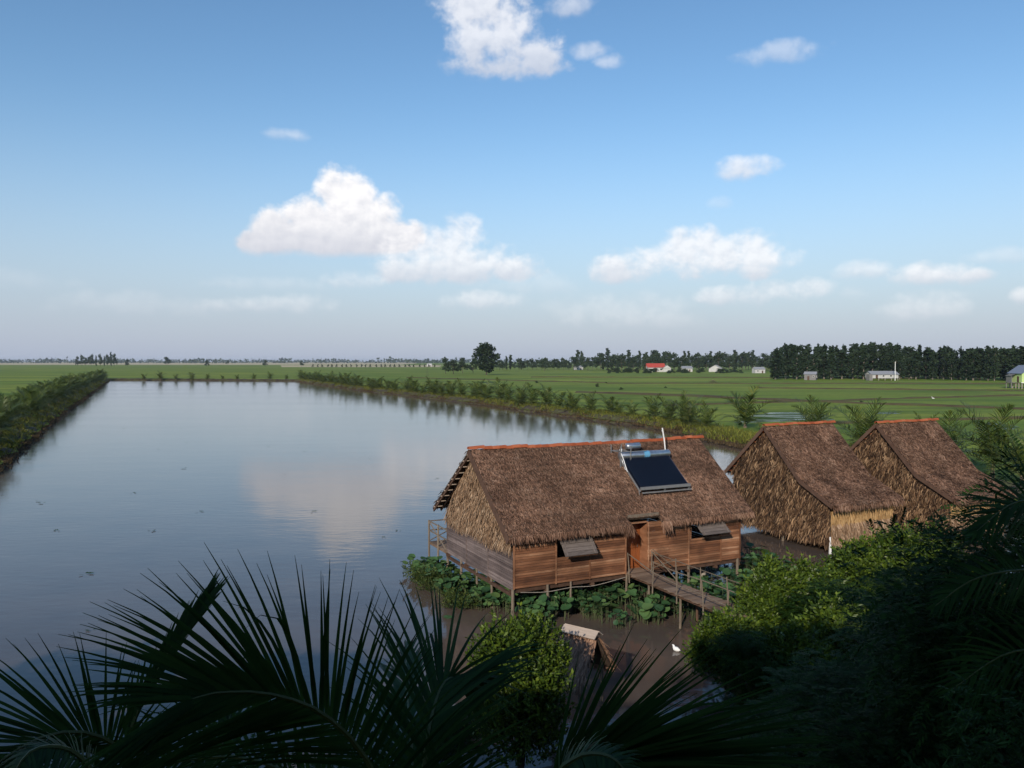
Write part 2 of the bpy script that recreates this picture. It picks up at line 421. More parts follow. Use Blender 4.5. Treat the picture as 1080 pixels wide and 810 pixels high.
# bank: raised earth rim of the pond, lumpy
mm, bn, bb = new_mat('bank_earth')
g2 = N(bn, 'ShaderNodeNewGeometry'); n_ = N(bn, 'ShaderNodeTexNoise'); n_.inputs['Scale'].default_value = 0.9; n_.inputs['Detail'].default_value = 7
bn.links.new(g2.outputs['Position'], n_.inputs['Vector'])
bn.links.new(ramp(bn, n_.outputs[0], [(.018,.012,.008,.3),(.045,.028,.018,.45),(.06,.055,.02,.55),(.085,.095,.025,.7)]), bb.inputs['Base Color'])
bb.inputs['Roughness'].default_value = 0.95
offs = [(-6.0, GZ - 0.1), (-4.5, GZ + 0.35), (-2.6, GZ + 0.55), (-1.2, GZ + 0.4), (-0.3, 0.35), (0.15, 0.05), (0.9, -0.5), (2.0, -1.0)]
mb = MB(); nS = len(shore); snorm = shore_normals(shore)
for i, (p, nn) in enumerate(zip(shore, snorm)):
    near = p.y < 70 and p.x > -17
    for o_, z_ in offs:
        q = p + nn * (o_ if not near else o_ * 0.8)
        hh = mnoise.noise(V((q.x * 0.6, q.y * 0.6, 3))) * 0.28 + mnoise.noise(V((q.x * 1.7, q.y * 1.7, 9))) * 0.14
        mb.v.append((q.x, q.y, z_ + (hh if -5.5 < o_ < 0.2 else 0)))
k = len(offs)
for i in range(nS):
    j = (i + 1) % nS
    for a in range(k - 1):
        mb.f.append((i*k+a, j*k+a, j*k+a+1, i*k+a+1)); mb.m.append(0)
tag(mb.build('pond_bank', mm, smooth=True), kind='structure')

# pond bed and water
mb = MB(); mb.face([(-260, 2, -1.05), (60, 2, -1.05), (60, 440, -1.05), (-260, 440, -1.05)])
tag(mb.build('pond_bed', M['wood_dark']), kind='structure')
wm, wn, wb = new_mat('pond_water')
wg = N(wn, 'ShaderNodeNewGeometry'); WL = wn.links.new
def wnoise(scale, detail, st):
    m2 = N(wn, 'ShaderNodeMapping'); m2.inputs['Scale'].default_value = st; m2.inputs['Rotation'].default_value = (0, 0, 0.3)
    WL(wg.outputs['Position'], m2.inputs[0])
    n = N(wn, 'ShaderNodeTexNoise'); n.inputs['Scale'].default_value = scale; n.inputs['Detail'].default_value = detail
    WL(m2.outputs[0], n.inputs['Vector']); return n.outputs[0]
h1 = wnoise(1.6, 3, (0.6, 1.3, 1)); h2 = wnoise(0.22, 2, (0.5, 1.4, 1))
bp1 = N(wn, 'ShaderNodeBump'); bp1.inputs['Strength'].default_value = 0.13; bp1.inputs['Distance'].default_value = 0.05; WL(h1, bp1.inputs['Height'])
bp2 = N(wn, 'ShaderNodeBump'); bp2.inputs['Strength'].default_value = 0.08; bp2.inputs['Distance'].default_value = 0.15; WL(h2, bp2.inputs['Height']); WL(bp1.outputs[0], bp2.inputs['Normal'])
WL(bp2.outputs[0], wb.inputs['Normal'])
mudn = wnoise(0.25, 5, (1, 1, 1))
WL(ramp(wn, mudn, [(.078,.060,.050,.35),(.105,.080,.064,.65)]), wb.inputs['Base Color'])
wb.inputs['IOR'].default_value = 1.333
rgn = N(wn, 'ShaderNodeMapRange'); WL(wnoise(0.035, 4, (0.35, 1.6, 1)), rgn.inputs[0]); rgn.inputs[1].default_value = .38; rgn.inputs[2].default_value = .62; rgn.inputs[3].default_value = .06; rgn.inputs[4].default_value = .085
WL(rgn.outputs[0], wb.inputs['Roughness'])
mb = MB(); mb.face([(-260, 2.5, 0), (59, 2.5, 0), (59, 436, 0), (-260, 436, 0)])
tag(mb.build('pond_water', wm), kind='structure')

# flooded paddies: thin sheets of water among the rice
fm, fn, fb = new_mat('flooded_paddy')
fb.inputs['Base Color'].default_value = (.05,.08,.035,1); fb.inputs['Roughness'].default_value = 0.12; fb.inputs['IOR'].default_value = 1.333
fg = N(fn, 'ShaderNodeNewGeometry'); fno = N(fn, 'ShaderNodeTexNoise'); fno.inputs['Scale'].default_value = .35; fno.inputs['Detail'].default_value = 6
fmp = N(fn, 'ShaderNodeMapping'); fmp.inputs['Scale'].default_value = (.25, 1.2, 1)
fn.links.new(fg.outputs['Position'], fmp.inputs[0]); fn.links.new(fmp.outputs[0], fno.inputs['Vector'])
fr = N(fn, 'ShaderNodeMapRange'); fn.links.new(fno.outputs[0], fr.inputs[0]); fr.inputs[1].default_value = .30; fr.inputs[2].default_value = .56
fd = N(fn, 'ShaderNodeBsdfDiffuse'); fd.inputs[0].default_value = (.05,.09,.024,1)
fx = N(fn, 'ShaderNodeMixShader'); fn.links.new(fr.outputs[0], fx.inputs[0]); fn.links.new(fb.outputs[0], fx.inputs[1]); fn.links.new(fd.outputs[0], fx.inputs[2])
fn.links.new(fx.outputs[0], fn.nodes['Material Output'].inputs[0])
def sheet(name, pts, m, z):
    mb = MB(); c = V((sum(p[0] for p in pts)/len(pts), sum(p[1] for p in pts)/len(pts), 0))
    out = []
    n = len(pts)
    for i in range(n):
        a = V((*pts[i][:2], 0)); b = V((*pts[(i+1) % n][:2], 0))
        for j in range(6):
            q = a.lerp(b, j/6); q += (q - c).normalized() * mnoise.noise(q * 0.21) * 1.5
            out.append((q.x, q.y, z))
    mb.face(out)
    return tag(mb.build(name, m), kind='structure')
def gquad(*px): return [tuple(G(x, y, GZ)[:2]) for x, y in px]
sheet('paddy_water', gquad((775,446),(792,437),(830,434.5),(872,438),(880,443)), fm, GZ + .006)
sheet('paddy_water', gquad((1028,452),(1042,445.5),(1066,448),(1070,453)), fm, GZ + .006)
sheet('paddy_water', gquad((502,404),(506,402.6),(520,402.8),(522,403.6)), fm, GZ + .006)
sheet('paddy_water', gquad((920,436.5),(926,434.5),(946,434.8),(950,436.5)), fm, GZ + .006)
sm = mat('stubble_field', [(.34,.28,.16),(.46,.38,.22),(.52,.44,.28)], 0.95, 0, 0.01, (0.3,1,1))
for pts in ([(-4200,2150),(-300,2150),(-900,8800),(-9500,8800)], [(-380,1330),(-120,1330),(-170,1950),(-560,1950)]):
    mb = MB(); mb.face([(x, y, GZ + .012) for x, y in pts]); tag(mb.build('stubble_field', sm), kind='structure')
# low earth dykes between the paddies
dm = mat('dyke_earth', [(.045,.035,.02),(.075,.06,.03),(.06,.08,.025)], 0.95, 0.0, 0.2)
def dyke(a, b, w, h):
    mb = MB(); a = V((a[0], a[1], 0)); b = V((b[0], b[1], 0)); d = (b - a); n = max(2, int(d.length / 4)); t = d.normalized(); s = V((-t.y, t.x, 0))
    for i in range(n + 1):
        c = a + d * (i / n) + s * mnoise.noise(V((a.x + i * .7, a.y, 5))) * 0.8
        ww = w * (0.8 + 0.4 * mnoise.noise(V((i * .9, a.y, 2)))); hh = h * (1 + 0.5 * mnoise.noise(V((i * .5, b.y, 7))))
        for o_, z_ in ((-1, -.05), (-.5, hh), (.5, hh), (1, -.05)):
            q = c + s * (o_ * ww); mb.v.append((q.x, q.y, GZ + z_))
    for i in range(n):
        for k_ in range(3): mb.f.append((i*4+k_, (i+1)*4+k_, (i+1)*4+k_+1, i*4+k_+1)); mb.m.append(0)
    tag(mb.build('field_dyke', dm, smooth=True), kind='structure')
for (x0, y0, x1, y1, w, h) in ((640,404.5,1075,405,1.2,.4),(700,417,860,424,1.6,.5),(860,424,1085,432,1.1,.4),(800,409.5,1085,412.5,1.2,.4),
                               (560,398,1000,399,1.0,.5),(610,414,760,419,2.4,.5),(880,447,1085,441,.8,.35),(430,398.5,640,404,1.2,.4),(700,428,1085,417,.8,.35)):
    dyke(G(x0, y0, GZ), G(x1, y1, GZ), w, h)

# ------------------------------------------------------------------ thatch and hut pieces
def thatch(mb, org, e1, e2, nrm, s1, s2, n, ln, wd, inside=None, m=0, lift=(0.03, 0.10), splay=0.22, rows=None):
    """n leaf strips lying on a slope: e1 along the eave, e2 down the slope"""
    org, e1, e2, nrm = V(org), V(e1), V(e2), V(nrm)
    for i in range(n):
        a = R.random() * (s1 - .06) + .03
        b = R.random() * s2
        if rows: b = (int(b / rows) + R.gauss(0.5, 0.25)) * rows
        if inside and not inside(a, b): continue
        l = ln * R.uniform(0.55, 1.35); w = wd * R.uniform(0.5, 1.5)
        ang = R.gauss(0, splay)
        d = e2 * math.cos(ang) + e1 * math.sin(ang)
        sd = e1 * math.cos(ang) - e2 * math.sin(ang)
        p0 = org + e1 * a + e2 * max(0.0, b - l * .4) + nrm * R.uniform(0, lift[0])
        p1 = p0 + d * (l * .55) + nrm * R.uniform(lift[0] * .5, lift[1])
        p2 = p0 + d * l + nrm * R.uniform(-.01, lift[1] * 1.25)
        tw = nrm * R.uniform(-.5, .5)
        mb.ribbon([p0, p1, p2], (sd + tw).normalized(), [w, w * .9, w * .3], m)

def fringe(mb, a, b, out, n, ln, wd, m=0):
    a, b, out = V(a), V(b), V(out)
    d = b - a; e = d.normalized()
    for i in range(n):
        p = a + d * R.random() + out * R.uniform(-.06, .05) + V((0, 0, R.uniform(-.02, .06)))
        l = ln * R.uniform(.3, 1.25)
        dn = (V((0, 0, -1)) + out * R.uniform(.1, .6) + e * R.gauss(0, .22)).normalized()
        mb.ribbon([p, p + dn * l * .6, p + dn * l + V((0, 0, -.02))], e, [wd * R.uniform(.6, 1.4), wd, wd * .2], m)

def ridge_tiles(name, x0, x1, y, z, parent, sag=0.0, step=0.34):
    mb = MB(); x = x0; k_ = 0
    while x < x1 - .05:
        b0 = len(mb.v); zz = z - sag * math.sin(PI * (x - x0) / (x1 - x0)) + R.uniform(-.022, .022)
        l = step + .05; ro = R.uniform(-.07, .07)
        for xx, rr in ((x, .098), (x + l, .112)):
            for q in range(7):
                an = PI * (q / 6) * 1.1 - PI * .05 + ro
                for r2 in (rr, rr - .02):
                    mb.v.append((xx, y + math.cos(an) * r2 * 1.15, zz - .055 + math.sin(an) * r2))
        for q in range(6):
            a = b0 + q * 2
            mb.f.append((a, a + 2, a + 16, a + 14)); mb.f.append((a + 1, a + 15, a + 17, a + 3))
            mb.f.append((a, a + 1, a + 3, a + 2)); mb.f.append((a + 14, a + 16, a + 17, a + 15))
            mb.m.extend([0] * 4)
        x += step
    return mb.build(name, M['tile'], parent)

def planks_x(mb, x0, x1, y, z0, z1, h, openings=(), seams=(), thick=.03):
    z = z0
    while z < z1 - .02:
        hh = min(h * R.uniform(.85, 1.15), z1 - z)
        segs = [(x0, x1)]
        for (a, b, c, d) in openings:
            if z + hh * .5 > c and z + hh * .5 < d:
                ns = []
                for s_, e_ in segs:
                    if b <= s_ or a >= e_: ns.append((s_, e_)); continue
                    if a > s_: ns.append((s_, a))
                    if b < e_: ns.append((b, e_))
                segs = ns
        for sm_ in seams:
            ns = []
            for s_, e_ in segs:
                if s_ < sm_ < e_: ns += [(s_, sm_), (sm_, e_)]
                else: ns.append((s_, e_))
            segs = ns
        for s_, e_ in segs:
            mb.box(((s_ + e_) / 2, y + R.uniform(-.008, .008), z + hh / 2), e_ - s_ - .004, thick, hh - .012, Matrix.Rotation(R.uniform(-.06, .02), 3, 'X'))
        z += hh

def planks_y(mb, y0, y1, x, z0, z1, h, seams=(), thick=.03, top=None):
    z = z0
    while z < z1 - .02:
        hh = min(h * R.uniform(.85, 1.15), z1 - z)
        cuts = [y0] + list(seams) + [y1]
        for s_, e_ in zip(cuts[:-1], cuts[1:]):
            mb.box((x + R.uniform(-.008, .008), (s_ + e_) / 2, z + hh / 2 + R.uniform(-.004,.004)), thick, e_ - s_ - .004, hh - .012, Matrix.Rotation(R.uniform(-.02, .05), 3, 'Y'))
        z += hh

def catmull(pts, n):
    pts = [V(p) for p in pts]; q = [pts[0] * 2 - pts[1]] + pts + [pts[-1] * 2 - pts[-2]]
    out = []; segs = len(pts) - 1
    for i in range(n):
        t = i / (n - 1) * segs; k_ = min(int(t), segs - 1); u = t - k_
        p0, p1, p2, p3 = q[k_:k_+4]
        out.append(.5 * ((2*p1) + (p2-p0)*u + (2*p0-5*p1+4*p2-p3)*u*u + (3*p1-p0-3*p2+p3)*u**3))
    return out

def catmull_(pts, n=16): return catmull(pts, n)
# ------------------------------------------------------------------ first stilt hut
HY = math.radians(25.9)
HC = V((.04, 30.65, 0))
hut = empty('stilt_hut', HC, HY, 'largest stilt hut, red brown plank front and grey side wall, carrying a solar heater', 'hut')
LX, WY, ZF, ZR, ZE = 11.2, 6.9, 1.27, 6.3, 3.29
OX0, OX1, OE, OB = -.36, LX + .38, .42, .96
yr = WY / 2

def hl(x, y, z):      # hut-local to world
    return HC + Matrix.Rotation(HY, 3, 'Z') @ V((x, y, z))

openings = [(1.9, 3.38, 2.27, 3.08), (5.17, 6.22, ZF, 3.3), (8.5, 10.05, 2.38, 3.12)]
mb = MB(); planks_x(mb, 0, LX, 0, ZF, 3.32, .10, openings, seams=(1.87, 3.42, 5.1, 7.3, 8.35, 10.1))
for x in (0.03, 1.87, 3.42, 5.13, 6.26, 8.35, 10.1, LX - .03):
    mb.beam((x, -.03, ZF - .02), (x, -.03, 3.3), .055, .03)
for (a, b, c, d) in openings[::2]:
    mb.beam((a - .03, .0, c - .03), (b + .03, .0, c - .03), .06, .06); mb.beam((a - .03, 0, d + .03), (b + .03, 0, d + .03), .06, .06)
mb.build('front_wall', M['wood_red'], hut)
mb = MB(); planks_y(mb, .03, WY, 0, ZF - .08, 3.25, .10, seams=(2.3, 4.6))
for y in (2.3, 4.6, WY - .03): mb.beam((-.025, y, ZF - .05), (-.025, y, 3.2), .03, .05)
o = mb.build('side_wall', M['wood_grey'], hut); o['label'] = 'weathered grey plank side wall'
mb = MB(); planks_y(mb, .03, WY, LX, ZF, 3.3, .11); mb.build('side_wall', M['wood_red'], hut)
mb = MB(); planks_x(mb, .03, LX - .03, WY, ZF, 3.3, .11); mb.build('back_wall', M['wood_grey'], hut)
mb = MB()
for x in [i * .18 + .1 for i in range(62)]: mb.box((x, WY / 2, ZF - .02), .165, WY - .06, .03)
for y in (.12, 2.2, 4.6, WY - .12): mb.beam((-.1, y, ZF - .12), (LX + .1, y, ZF - .12), .10, .14)
for x in (0, 1.5, 3.6, 5.2, 6.3, 8.4, 9.9, 11.15): mb.beam((x, 0, ZF - .25), (x, WY, ZF - .25), .1, .12)
mb.build('floor_frame', M['wood_dark'], hut)
# recessed doorway with its door
mb = MB()
mb.box((5.14, .32, 2.28), .04, .56, 2.0); mb.box((6.25, .32, 2.28), .04, .56, 2.0); mb.box((5.7, .32, 3.3), 1.15, .56, .05)
mb.build('door_recess', M['wood_red'], hut)
mb = MB(); mb.box((5.695, .58, 2.27), 1.06, .05, 1.98)
for x in (5.21, 6.18): mb.beam((x, .545, ZF), (x, .545, 3.2), .07, .03)
for z in (1.4, 2.2, 3.1): mb.beam((5.25, .545, z), (6.14, .545, z), .03, .08)
d_ = mb.build('door', M['door'], hut)
mb = MB(); mb.tube([(6.05, .52, 2.2), (6.05, .47, 2.2), (6.05, .47, 2.32)], .012, 6); mb.build('handle', M['steel'], d_)
# propped window shutters
for (a, b, zt, ln, tilt) in ((1.95, 3.42, 3.12, .90, 40), (8.6, 10.1, 3.14, .80, 52)):
    t = math.radians(tilt); dn = V((0, -math.sin(t), -math.cos(t))); nr = V((0, -math.cos(t), math.sin(t)))
    mb = MB(); k_ = 5; h = ln / k_
    rot = Matrix((V((1,0,0)), -dn, nr)).transposed()
    for i in range(k_):
        c = V(((a + b) / 2 + R.uniform(-.015,.015), -.05, zt)) + dn * (h * (i + .5)); mb.box(c, b - a, h - .012, .022, rot)
    for x in (a + .12, b - .12): mb.box(V((x, -.05, zt)) + dn * (ln / 2) + nr * .02, .06, ln * .96, .02, rot)
    sh = mb.build('shutter', M['wood_shutter'], hut)
    mb = MB(); e = V(((a + b) / 2 - .3, -.05, zt)) + dn * (ln * .9); mb.beam(e, (e.x, -.03, zt - ln - .02), .025); mb.build('prop_stick', M['wood_post'], sh)
# roof: front slope with thatch cut short over the door
# 
fs = V((0, -(yr + OE), -(ZR - ZE))); fl = fs.length; fe = fs.normalized(); fnn = V((0, fe.z, -fe.y)); fnn = fnn if fnn.z > 0 else -fnn
def slab(mb, o, e1, e2, n, a0, a1, b0, b1, th, m=0):
    o, e1, e2, n = V(o), V(e1), V(e2), V(n)
    q = [o + e1*a + e2*b for a, b in ((a0,b0),(a1,b0),(a1,b1),(a0,b1))]
    lo_ = [p - n*th for p in q]
    mb.face(q, m); mb.face(list(reversed(lo_)), m)
    for i in range(4): mb.face([q[i], lo_[i], lo_[(i+1) % 4], q[(i+1) % 4]], m)
EX = V((1, 0, 0))
ro = V((OX0, yr, ZR))
RW = OX1 - OX0
dx0, dx1 = 5.15 - OX0, 6.75 - OX0
mb = MB(); slab(mb, ro, EX, fe, fnn, 0, dx0, 0, fl, .10, 1); slab(mb, ro, EX, fe, fnn, dx0 + .002, dx1 - .002, 0, fl - .42, .10, 1); slab(mb, ro, EX, fe, fnn, dx1, RW, 0, fl, .10, 1)
def in_front(a, b):
    if dx0 < a < dx1 and b > fl - .50: return False
    return b < fl + .02
thatch(mb, ro, EX, fe, fnn, RW, fl, 46000, .17, .024, in_front, lift=(.01, .05), splay=.28, rows=.30)
thatch(mb, ro, EX, fe, fnn, RW, fl, 1000, .24, .03, in_front, lift=(.02, .07), splay=.5)
fringe(mb, (OX0, -OE, ZE + .03), (5.2, -OE, ZE + .03), (0, -1, 0), 900, .24, .03)
fringe(mb, (6.7, -OE, ZE + .03), (OX1, -OE, ZE + .03), (0, -1, 0), 760, .22, .03)
# clumps hanging beside the doorway
for cx in (5.0, 6.9):
    fringe(mb, (cx - .22, -OE, ZE), (cx + .22, -OE, ZE), (0, -1, 0), 70, .40, .035)
front_roof = mb.build('thatched_roof', [M['thatch'], M['thatch_base']], hut)
mb = MB(); mb.beam((5.2, -OE + .36, ZE + .34), (6.75, -OE + .36, ZE + .34), .03, .12); mb.build('lintel_board', M['wood_post'], hut)
bs = V((0, yr + OB, -(ZR - 3.15))); bl = bs.length; be = bs.normalized(); bnn = V((0, -be.z, be.y)); bnn = bnn if bnn.z > 0 else -bnn
mb = MB(); slab(mb, ro, EX, be, bnn, 0, RW, 0, bl, .07, 1)
thatch(mb, ro, EX, be, bnn, RW, bl, 7000, .34, .05, None, lift=(.03, .08))
fringe(mb, (OX0, yr + bl * be.y, ZR + bl * be.z), (OX1, yr + bl * be.y, ZR + bl * be.z), (0, 1, 0), 420, .14, .04)
mb.build('thatched_roof', [M['thatch'], M['thatch_base']], hut)
ridge_tiles('ridge_tiles', OX0 - .05, OX1 + .02, yr, ZR + .10, hut, sag=.09)
# rafters, battens and bargeboards under the gable overhang
for e, l_, nn in ((fe, fl, fnn), (be, bl, bnn)):
    for x in (OX0 + .02, .02):
        mb = MB(); mb.beam(V((x, yr, ZR)) - nn * .16, V((x, yr, ZR)) + e * l_ - nn * .16, .05, .09); mb.build('rafter', M['wood_dark'], hut)
mb = MB(); mb.beam(V((OX0 - .03, yr, ZR)) - fnn * .10, V((OX0 - .03, yr, ZR)) + fe * (fl + .05) - fnn * .10, .05, .24); mb.build('bargeboard', M['wood_dark'], hut)
mb = MB(); mb.beam(V((OX1 + .02, yr, ZR)) - fnn * .05, V((OX1 + .02, yr, ZR)) + fe * (fl + .02) - fnn * .05, .03, .15); mb.build('bargeboard', M['wood_dark'], hut)
mb = MB()
for i in range(10):
    b = bl * (.05 + i * .1); mb.beam(V((OX0 - .03, yr, ZR)) + be * b - bnn * .085, V((.5, yr, ZR)) + be * b - bnn * .085, .06, .05)
mb.build('roof_battens', M['plank_ridge'], hut)
# thatched gables
for xg, nx in ((-.05, -1), (LX + .05, 1)):
    mb = MB()
    z0g = 2.72
    mb.face([(xg * 1.0 + nx * -.03, .0, 3.0), (xg + nx * -.03, yr, ZR - .1), (xg + nx * -.03, WY, 3.0), (xg + nx * -.03, WY, z0g), (xg + nx * -.03, 0, z0g)], 1)
    def in_g(a, b, zt=ZR - .12):
        z = zt - b; h = (zt - z) ; y = a
        top = zt - abs(y - yr) * (zt - 3.0) / yr
        return z < top + .05 and z > 2.62 + .12 * math.sin(y * 2.1)
    thatch(mb, (xg, 0, ZR - .12), (0, 1, 0), (0, 0, -1), (nx, 0, 0), WY, ZR - .12 - 2.55, 6500, .36, .034, in_g, lift=(.02, .10), splay=.22)
    fringe(mb, (xg, .0, 2.95), (xg, WY, 2.95), (nx, 0, 0), 420, .42, .035)
    o = mb.build('gable_thatch', [M['thatch_tan'], M['thatch_base']], hut)
# stilts
for x, y, r, top, con in [(0, .02, .065, ZF, 0), (1.5, .0, .06, ZF, 0), (2.55, .0, .045, ZF, 0), (3.5, .95, .13, ZF - .1, 1), (5.9, 1.9, .15, ZF - .1, 1), (5.2, .0, .05, ZF, 0), (6.25, 0, .05, ZF, 0), (8.4, .05, .06, ZF, 0),
                          (9.9, .9, .12, ZF - .1, 1), (11.1, .05, .065, ZF, 0), (0, 2.0, .05, ZF, 0), (0, 3.5, .05, ZF, 0), (0, 5.2, .06, ZF, 0), (0, 6.85, .065, ZF, 0), (3.5, 4.5, .12, ZF - .1, 1),
                          (6.9, 4.6, .12, ZF - .1, 1), (9.9, 4.5, .12, ZF - .1, 1), (11.1, 3.3, .06, ZF, 0), (11.1, 6.85, .06, ZF, 0), (4.5, 6.85, .06, ZF, 0), (8, 6.85, .06, ZF, 0), (1.2, 2.6, .05, ZF, 0), (7.4, 1.6, .05, ZF, 0)]:
    mb = MB(); lx, ly = R.uniform(-.04, .04), R.uniform(-.04, .04)
    if con: mb.tube([(x, y, -1.0), (x, y, top - .1), (x, y, top)], [r, r, r * 1.05], 4 if R.random() < .4 else 10)
    else: mb.tube([(x + lx, y + ly, -1.0), (x + lx * .5, y, .4), (x, y, top)], [r * 1.05, r, r * .92], 8)
    mb.build('stilt', M['concrete'] if con else M['wood_post'], hut)
mb = MB(); mb.tube(catmull_([(.3, -.05, 1.12), (1.4, -.06, 1.0), (2.6, -.06, 1.04), (3.6, -.06, .98), (5.1, -.05, 1.14)]), .014, 6); mb.build('water_pipe', M['concrete'], hut)
# rear veranda, its end seen past the side wall
mb = MB()
for i in range(12): mb.box((5.4, WY + .15 + i * .2, ZF - .06), 10.8, .18, .035)
for x in (.1, 3.6, 7.2, 10.6): mb.beam((x, WY, ZF - .15), (x, WY + 2.5, ZF - .15), .09, .1)
mb.build('veranda_deck', M['wood_deck'], hut)
mb = MB()
ye = WY + 2.45
for x, y in ((0, ye), (0, WY + 1.2), (3.6, ye), (7.2, ye), (10.7, ye)): mb.tube([(x, y, -1), (x, y, ZF + 1.0)], [.055, .045], 7)
for z in (ZF + .95, ZF + .5): mb.beam((0, WY + .05, z), (0, ye, z), .05); mb.beam((0, ye, z), (10.7, ye, z), .05)
mb.beam((0, WY + .1, ZF), (0, ye - .05, ZF + .92), .04); mb.beam((0, WY + .1, ZF + .9), (0, ye - .05, ZF), .04); mb.beam((0, WY + 1.2, ZF), (0, WY + .3, ZF + .5), .035)
mb.build('veranda_railing', M['wood_post'], hut)

# ------------------------------------------------------------------ solar water heater on the roof
so = empty('solar_water_heater', hl(6.3, .78, 4.4), HY, 'solar water heater with dark tube panel and steel tank on a thatched roof', 'water heater')
def sl(x, y, z): return (x - 6.3, y - .78, z - 4.4)
up = V((0, 1.52, 1.19)).normalized(); sn = V((0, -up.z, up.y))
mb = MB()
tx0, tx1 = 6.45, 9.0
for i in range(22):
    x = tx0 + .08 + (tx1 - tx0 - .16) * i / 21
    a = V(sl(x, .86, 4.62)); mb.tube([a, a + up * 1.78], .043, 8)
mb.build('solar_tubes', M['tube'], so)
mb = MB(); rt = Matrix((EX, up, sn)).transposed()
mb.box(V(sl((tx0 + tx1) / 2, .86, 4.62)) + up * .9 - sn * .07, tx1 - tx0, 1.8, .02, rt); mb.build('back_sheet', M['tube'], so)
mb = MB()
for x in (tx0 - .03, (tx0+tx1)/2, tx1 + .03):
    a = V(sl(x, .74, 4.52)) - sn * .1; mb.beam(a, a + up * 1.98, .045, .06); mb.beam(a + up * .1, a + up * .1 - V((0, 0, .22)), .04); mb.beam(a + up * 1.8, a + up * 1.8 - V((0, 0, .5)), .04)
a = V(sl(tx0, .80, 4.57)); b = V(sl(tx1 + .05, .80, 4.57))
mb.beam(a, b, .10, .12); a2 = V((0, -.10, -.17)); mb.beam(a + a2, b + a2, .06, .05)
for x in (6.3, 6.85): mb.beam(sl(x, 2.15, 5.3), sl(x, 2.15, 6.25), .035); mb.beam(sl(x, 2.9, 5.8), sl(x, 2.9, 6.25), .035)
for x in (6.3, 6.85): mb.beam(sl(x, 2.1, 6.0), sl(x, 2.95, 6.0), .03)
mb.beam(sl(6.3, 2.2, 6.0), sl(7.7, 2.2, 6.0), .03); mb.beam(sl(6.3, 2.88, 6.0), sl(7.7, 2.88, 6.0), .03)
mb.build('support_frame', M['alu'], so)
mb = MB(); tc_ = (2.36, 5.80)
mb.tube([sl(x, *tc_) for x in (6.38, 6.42, 9.04, 9.08)], [.13, .175, .175, .13], 20)
tk = mb.build('tank', M['steel'], so, smooth=True)
mb = MB(); mb.tube([sl(x, *tc_) for x in (7.62, 7.92)], .178, 20); mb.build('tank_label', M['blue_label'], tk)
mb = MB(); mb.tube([sl(x, 2.68, 6.17) for x in (6.95, 6.98, 7.66, 7.69)], [.10, .145, .145, .10], 16); mb.build('feed_tank', M['steel'], so, smooth=True)
mb = MB(); mb.tube([sl(9.0, 2.5, 5.75), sl(8.93, 2.52, 6.4), sl(8.84, 2.55, 6.95)], .03, 8)
mb.tube([sl(8.87, 2.54, 6.7), sl(8.80, 2.52, 6.85)], .02, 6); mb.build('vent_pipe', M['white_paint'], so)
mb = MB(); mb.tube([sl(6.36, 2.3, 6.1), sl(6.34, 2.0, 5.75), sl(6.3, 1.6, 5.2)], .018, 6); mb.tube([sl(6.6, 2.5, 6.1), sl(6.45, 2.3, 5.7), sl(6.40, 1.9, 5.25)], .018, 6); mb.build('hose', M['white_paint'], so)

# ------------------------------------------------------------------ footbridge from the door to the bank
fb_ = empty('footbridge', hl(5.7, 0, 0), HY, 'plank footbridge with thin pole railings leading from the plank hut door', 'footbridge')
mb = MB(); y = .5; 
while y > -6.4:
    w = R.uniform(.13, .2); mb.box((R.uniform(-.04, .04), y - w / 2, ZF + .02 + R.uniform(-.01, .01)), 1.12 + R.uniform(-.08, .08), w - .015, .03, Matrix.Rotation(R.uniform(-.02, .02), 3, 'Z')); y -= w
mb.build('deck', M['wood_deck'], fb_)
mb = MB()
for x in (-.42, .42): mb.beam((x, .0, ZF - .06), (x, -6.4, ZF - .06), .09, .11)
mb.build('bearers', M['wood_dark'], fb_)
for y in (-1.4, -3.4, -5.6):
    for x in (-.4, .4):
        mb = MB(); mb.tube([(x, y, -1), (x * .97, y, ZF - .1)], [.05, .045], 7); mb.build('stake', M['wood_dark'] if x > 0 else M['wood_post'], fb_)
ys = (-.25, -1.9, -3.4, -4.9, -6.2)
for s_ in (-1, 1):
    for j, y in enumerate(ys):
        mb = MB(); x = s_ * .56; q = R.uniform(-.05, .05)
        mb.tube([(x + q * .5, y, ZF - .32), (x, y, ZF + .3), (x - q, y + R.uniform(-.05,.05), ZF + .92)], [.03, .026, .02], 7); mb.build('post', M['wood_post'], fb_)
mb = MB()
for s_ in (-1, 1):
    x = s_ * .56
    if s_ == 1:
        pts = [(x, y, ZF + .84 + R.uniform(-.05, .05)) for y in ys]; mb.tube(pts, .016, 6)
        pts = [(x, y, ZF + .44 + R.uniform(-.06, .06)) for y in ys]; mb.tube(pts, .02, 6)
        mb.tube([(x, ys[0], ZF + .86), (x, ys[1], ZF + .1)], .022, 6); mb.tube([(x, ys[0], ZF + .15), (x, ys[1], ZF + .9)], .02, 6)
        mb.tube([(x + .2, .0, ZF + .9), (x + 1.2, -.1, ZF + .05)], .02, 6)
    else:
        mb.tube([(x, ys[0], ZF + .85), (x, ys[1], ZF + .5), (x, ys[2], ZF + .40)], .02, 6)
        mb.tube([(x, y, ZF + .40 + R.uniform(-.06, .06)) for y in ys[2:]], .02, 6)
mb.build('handrail', M['wood_post'], fb_)

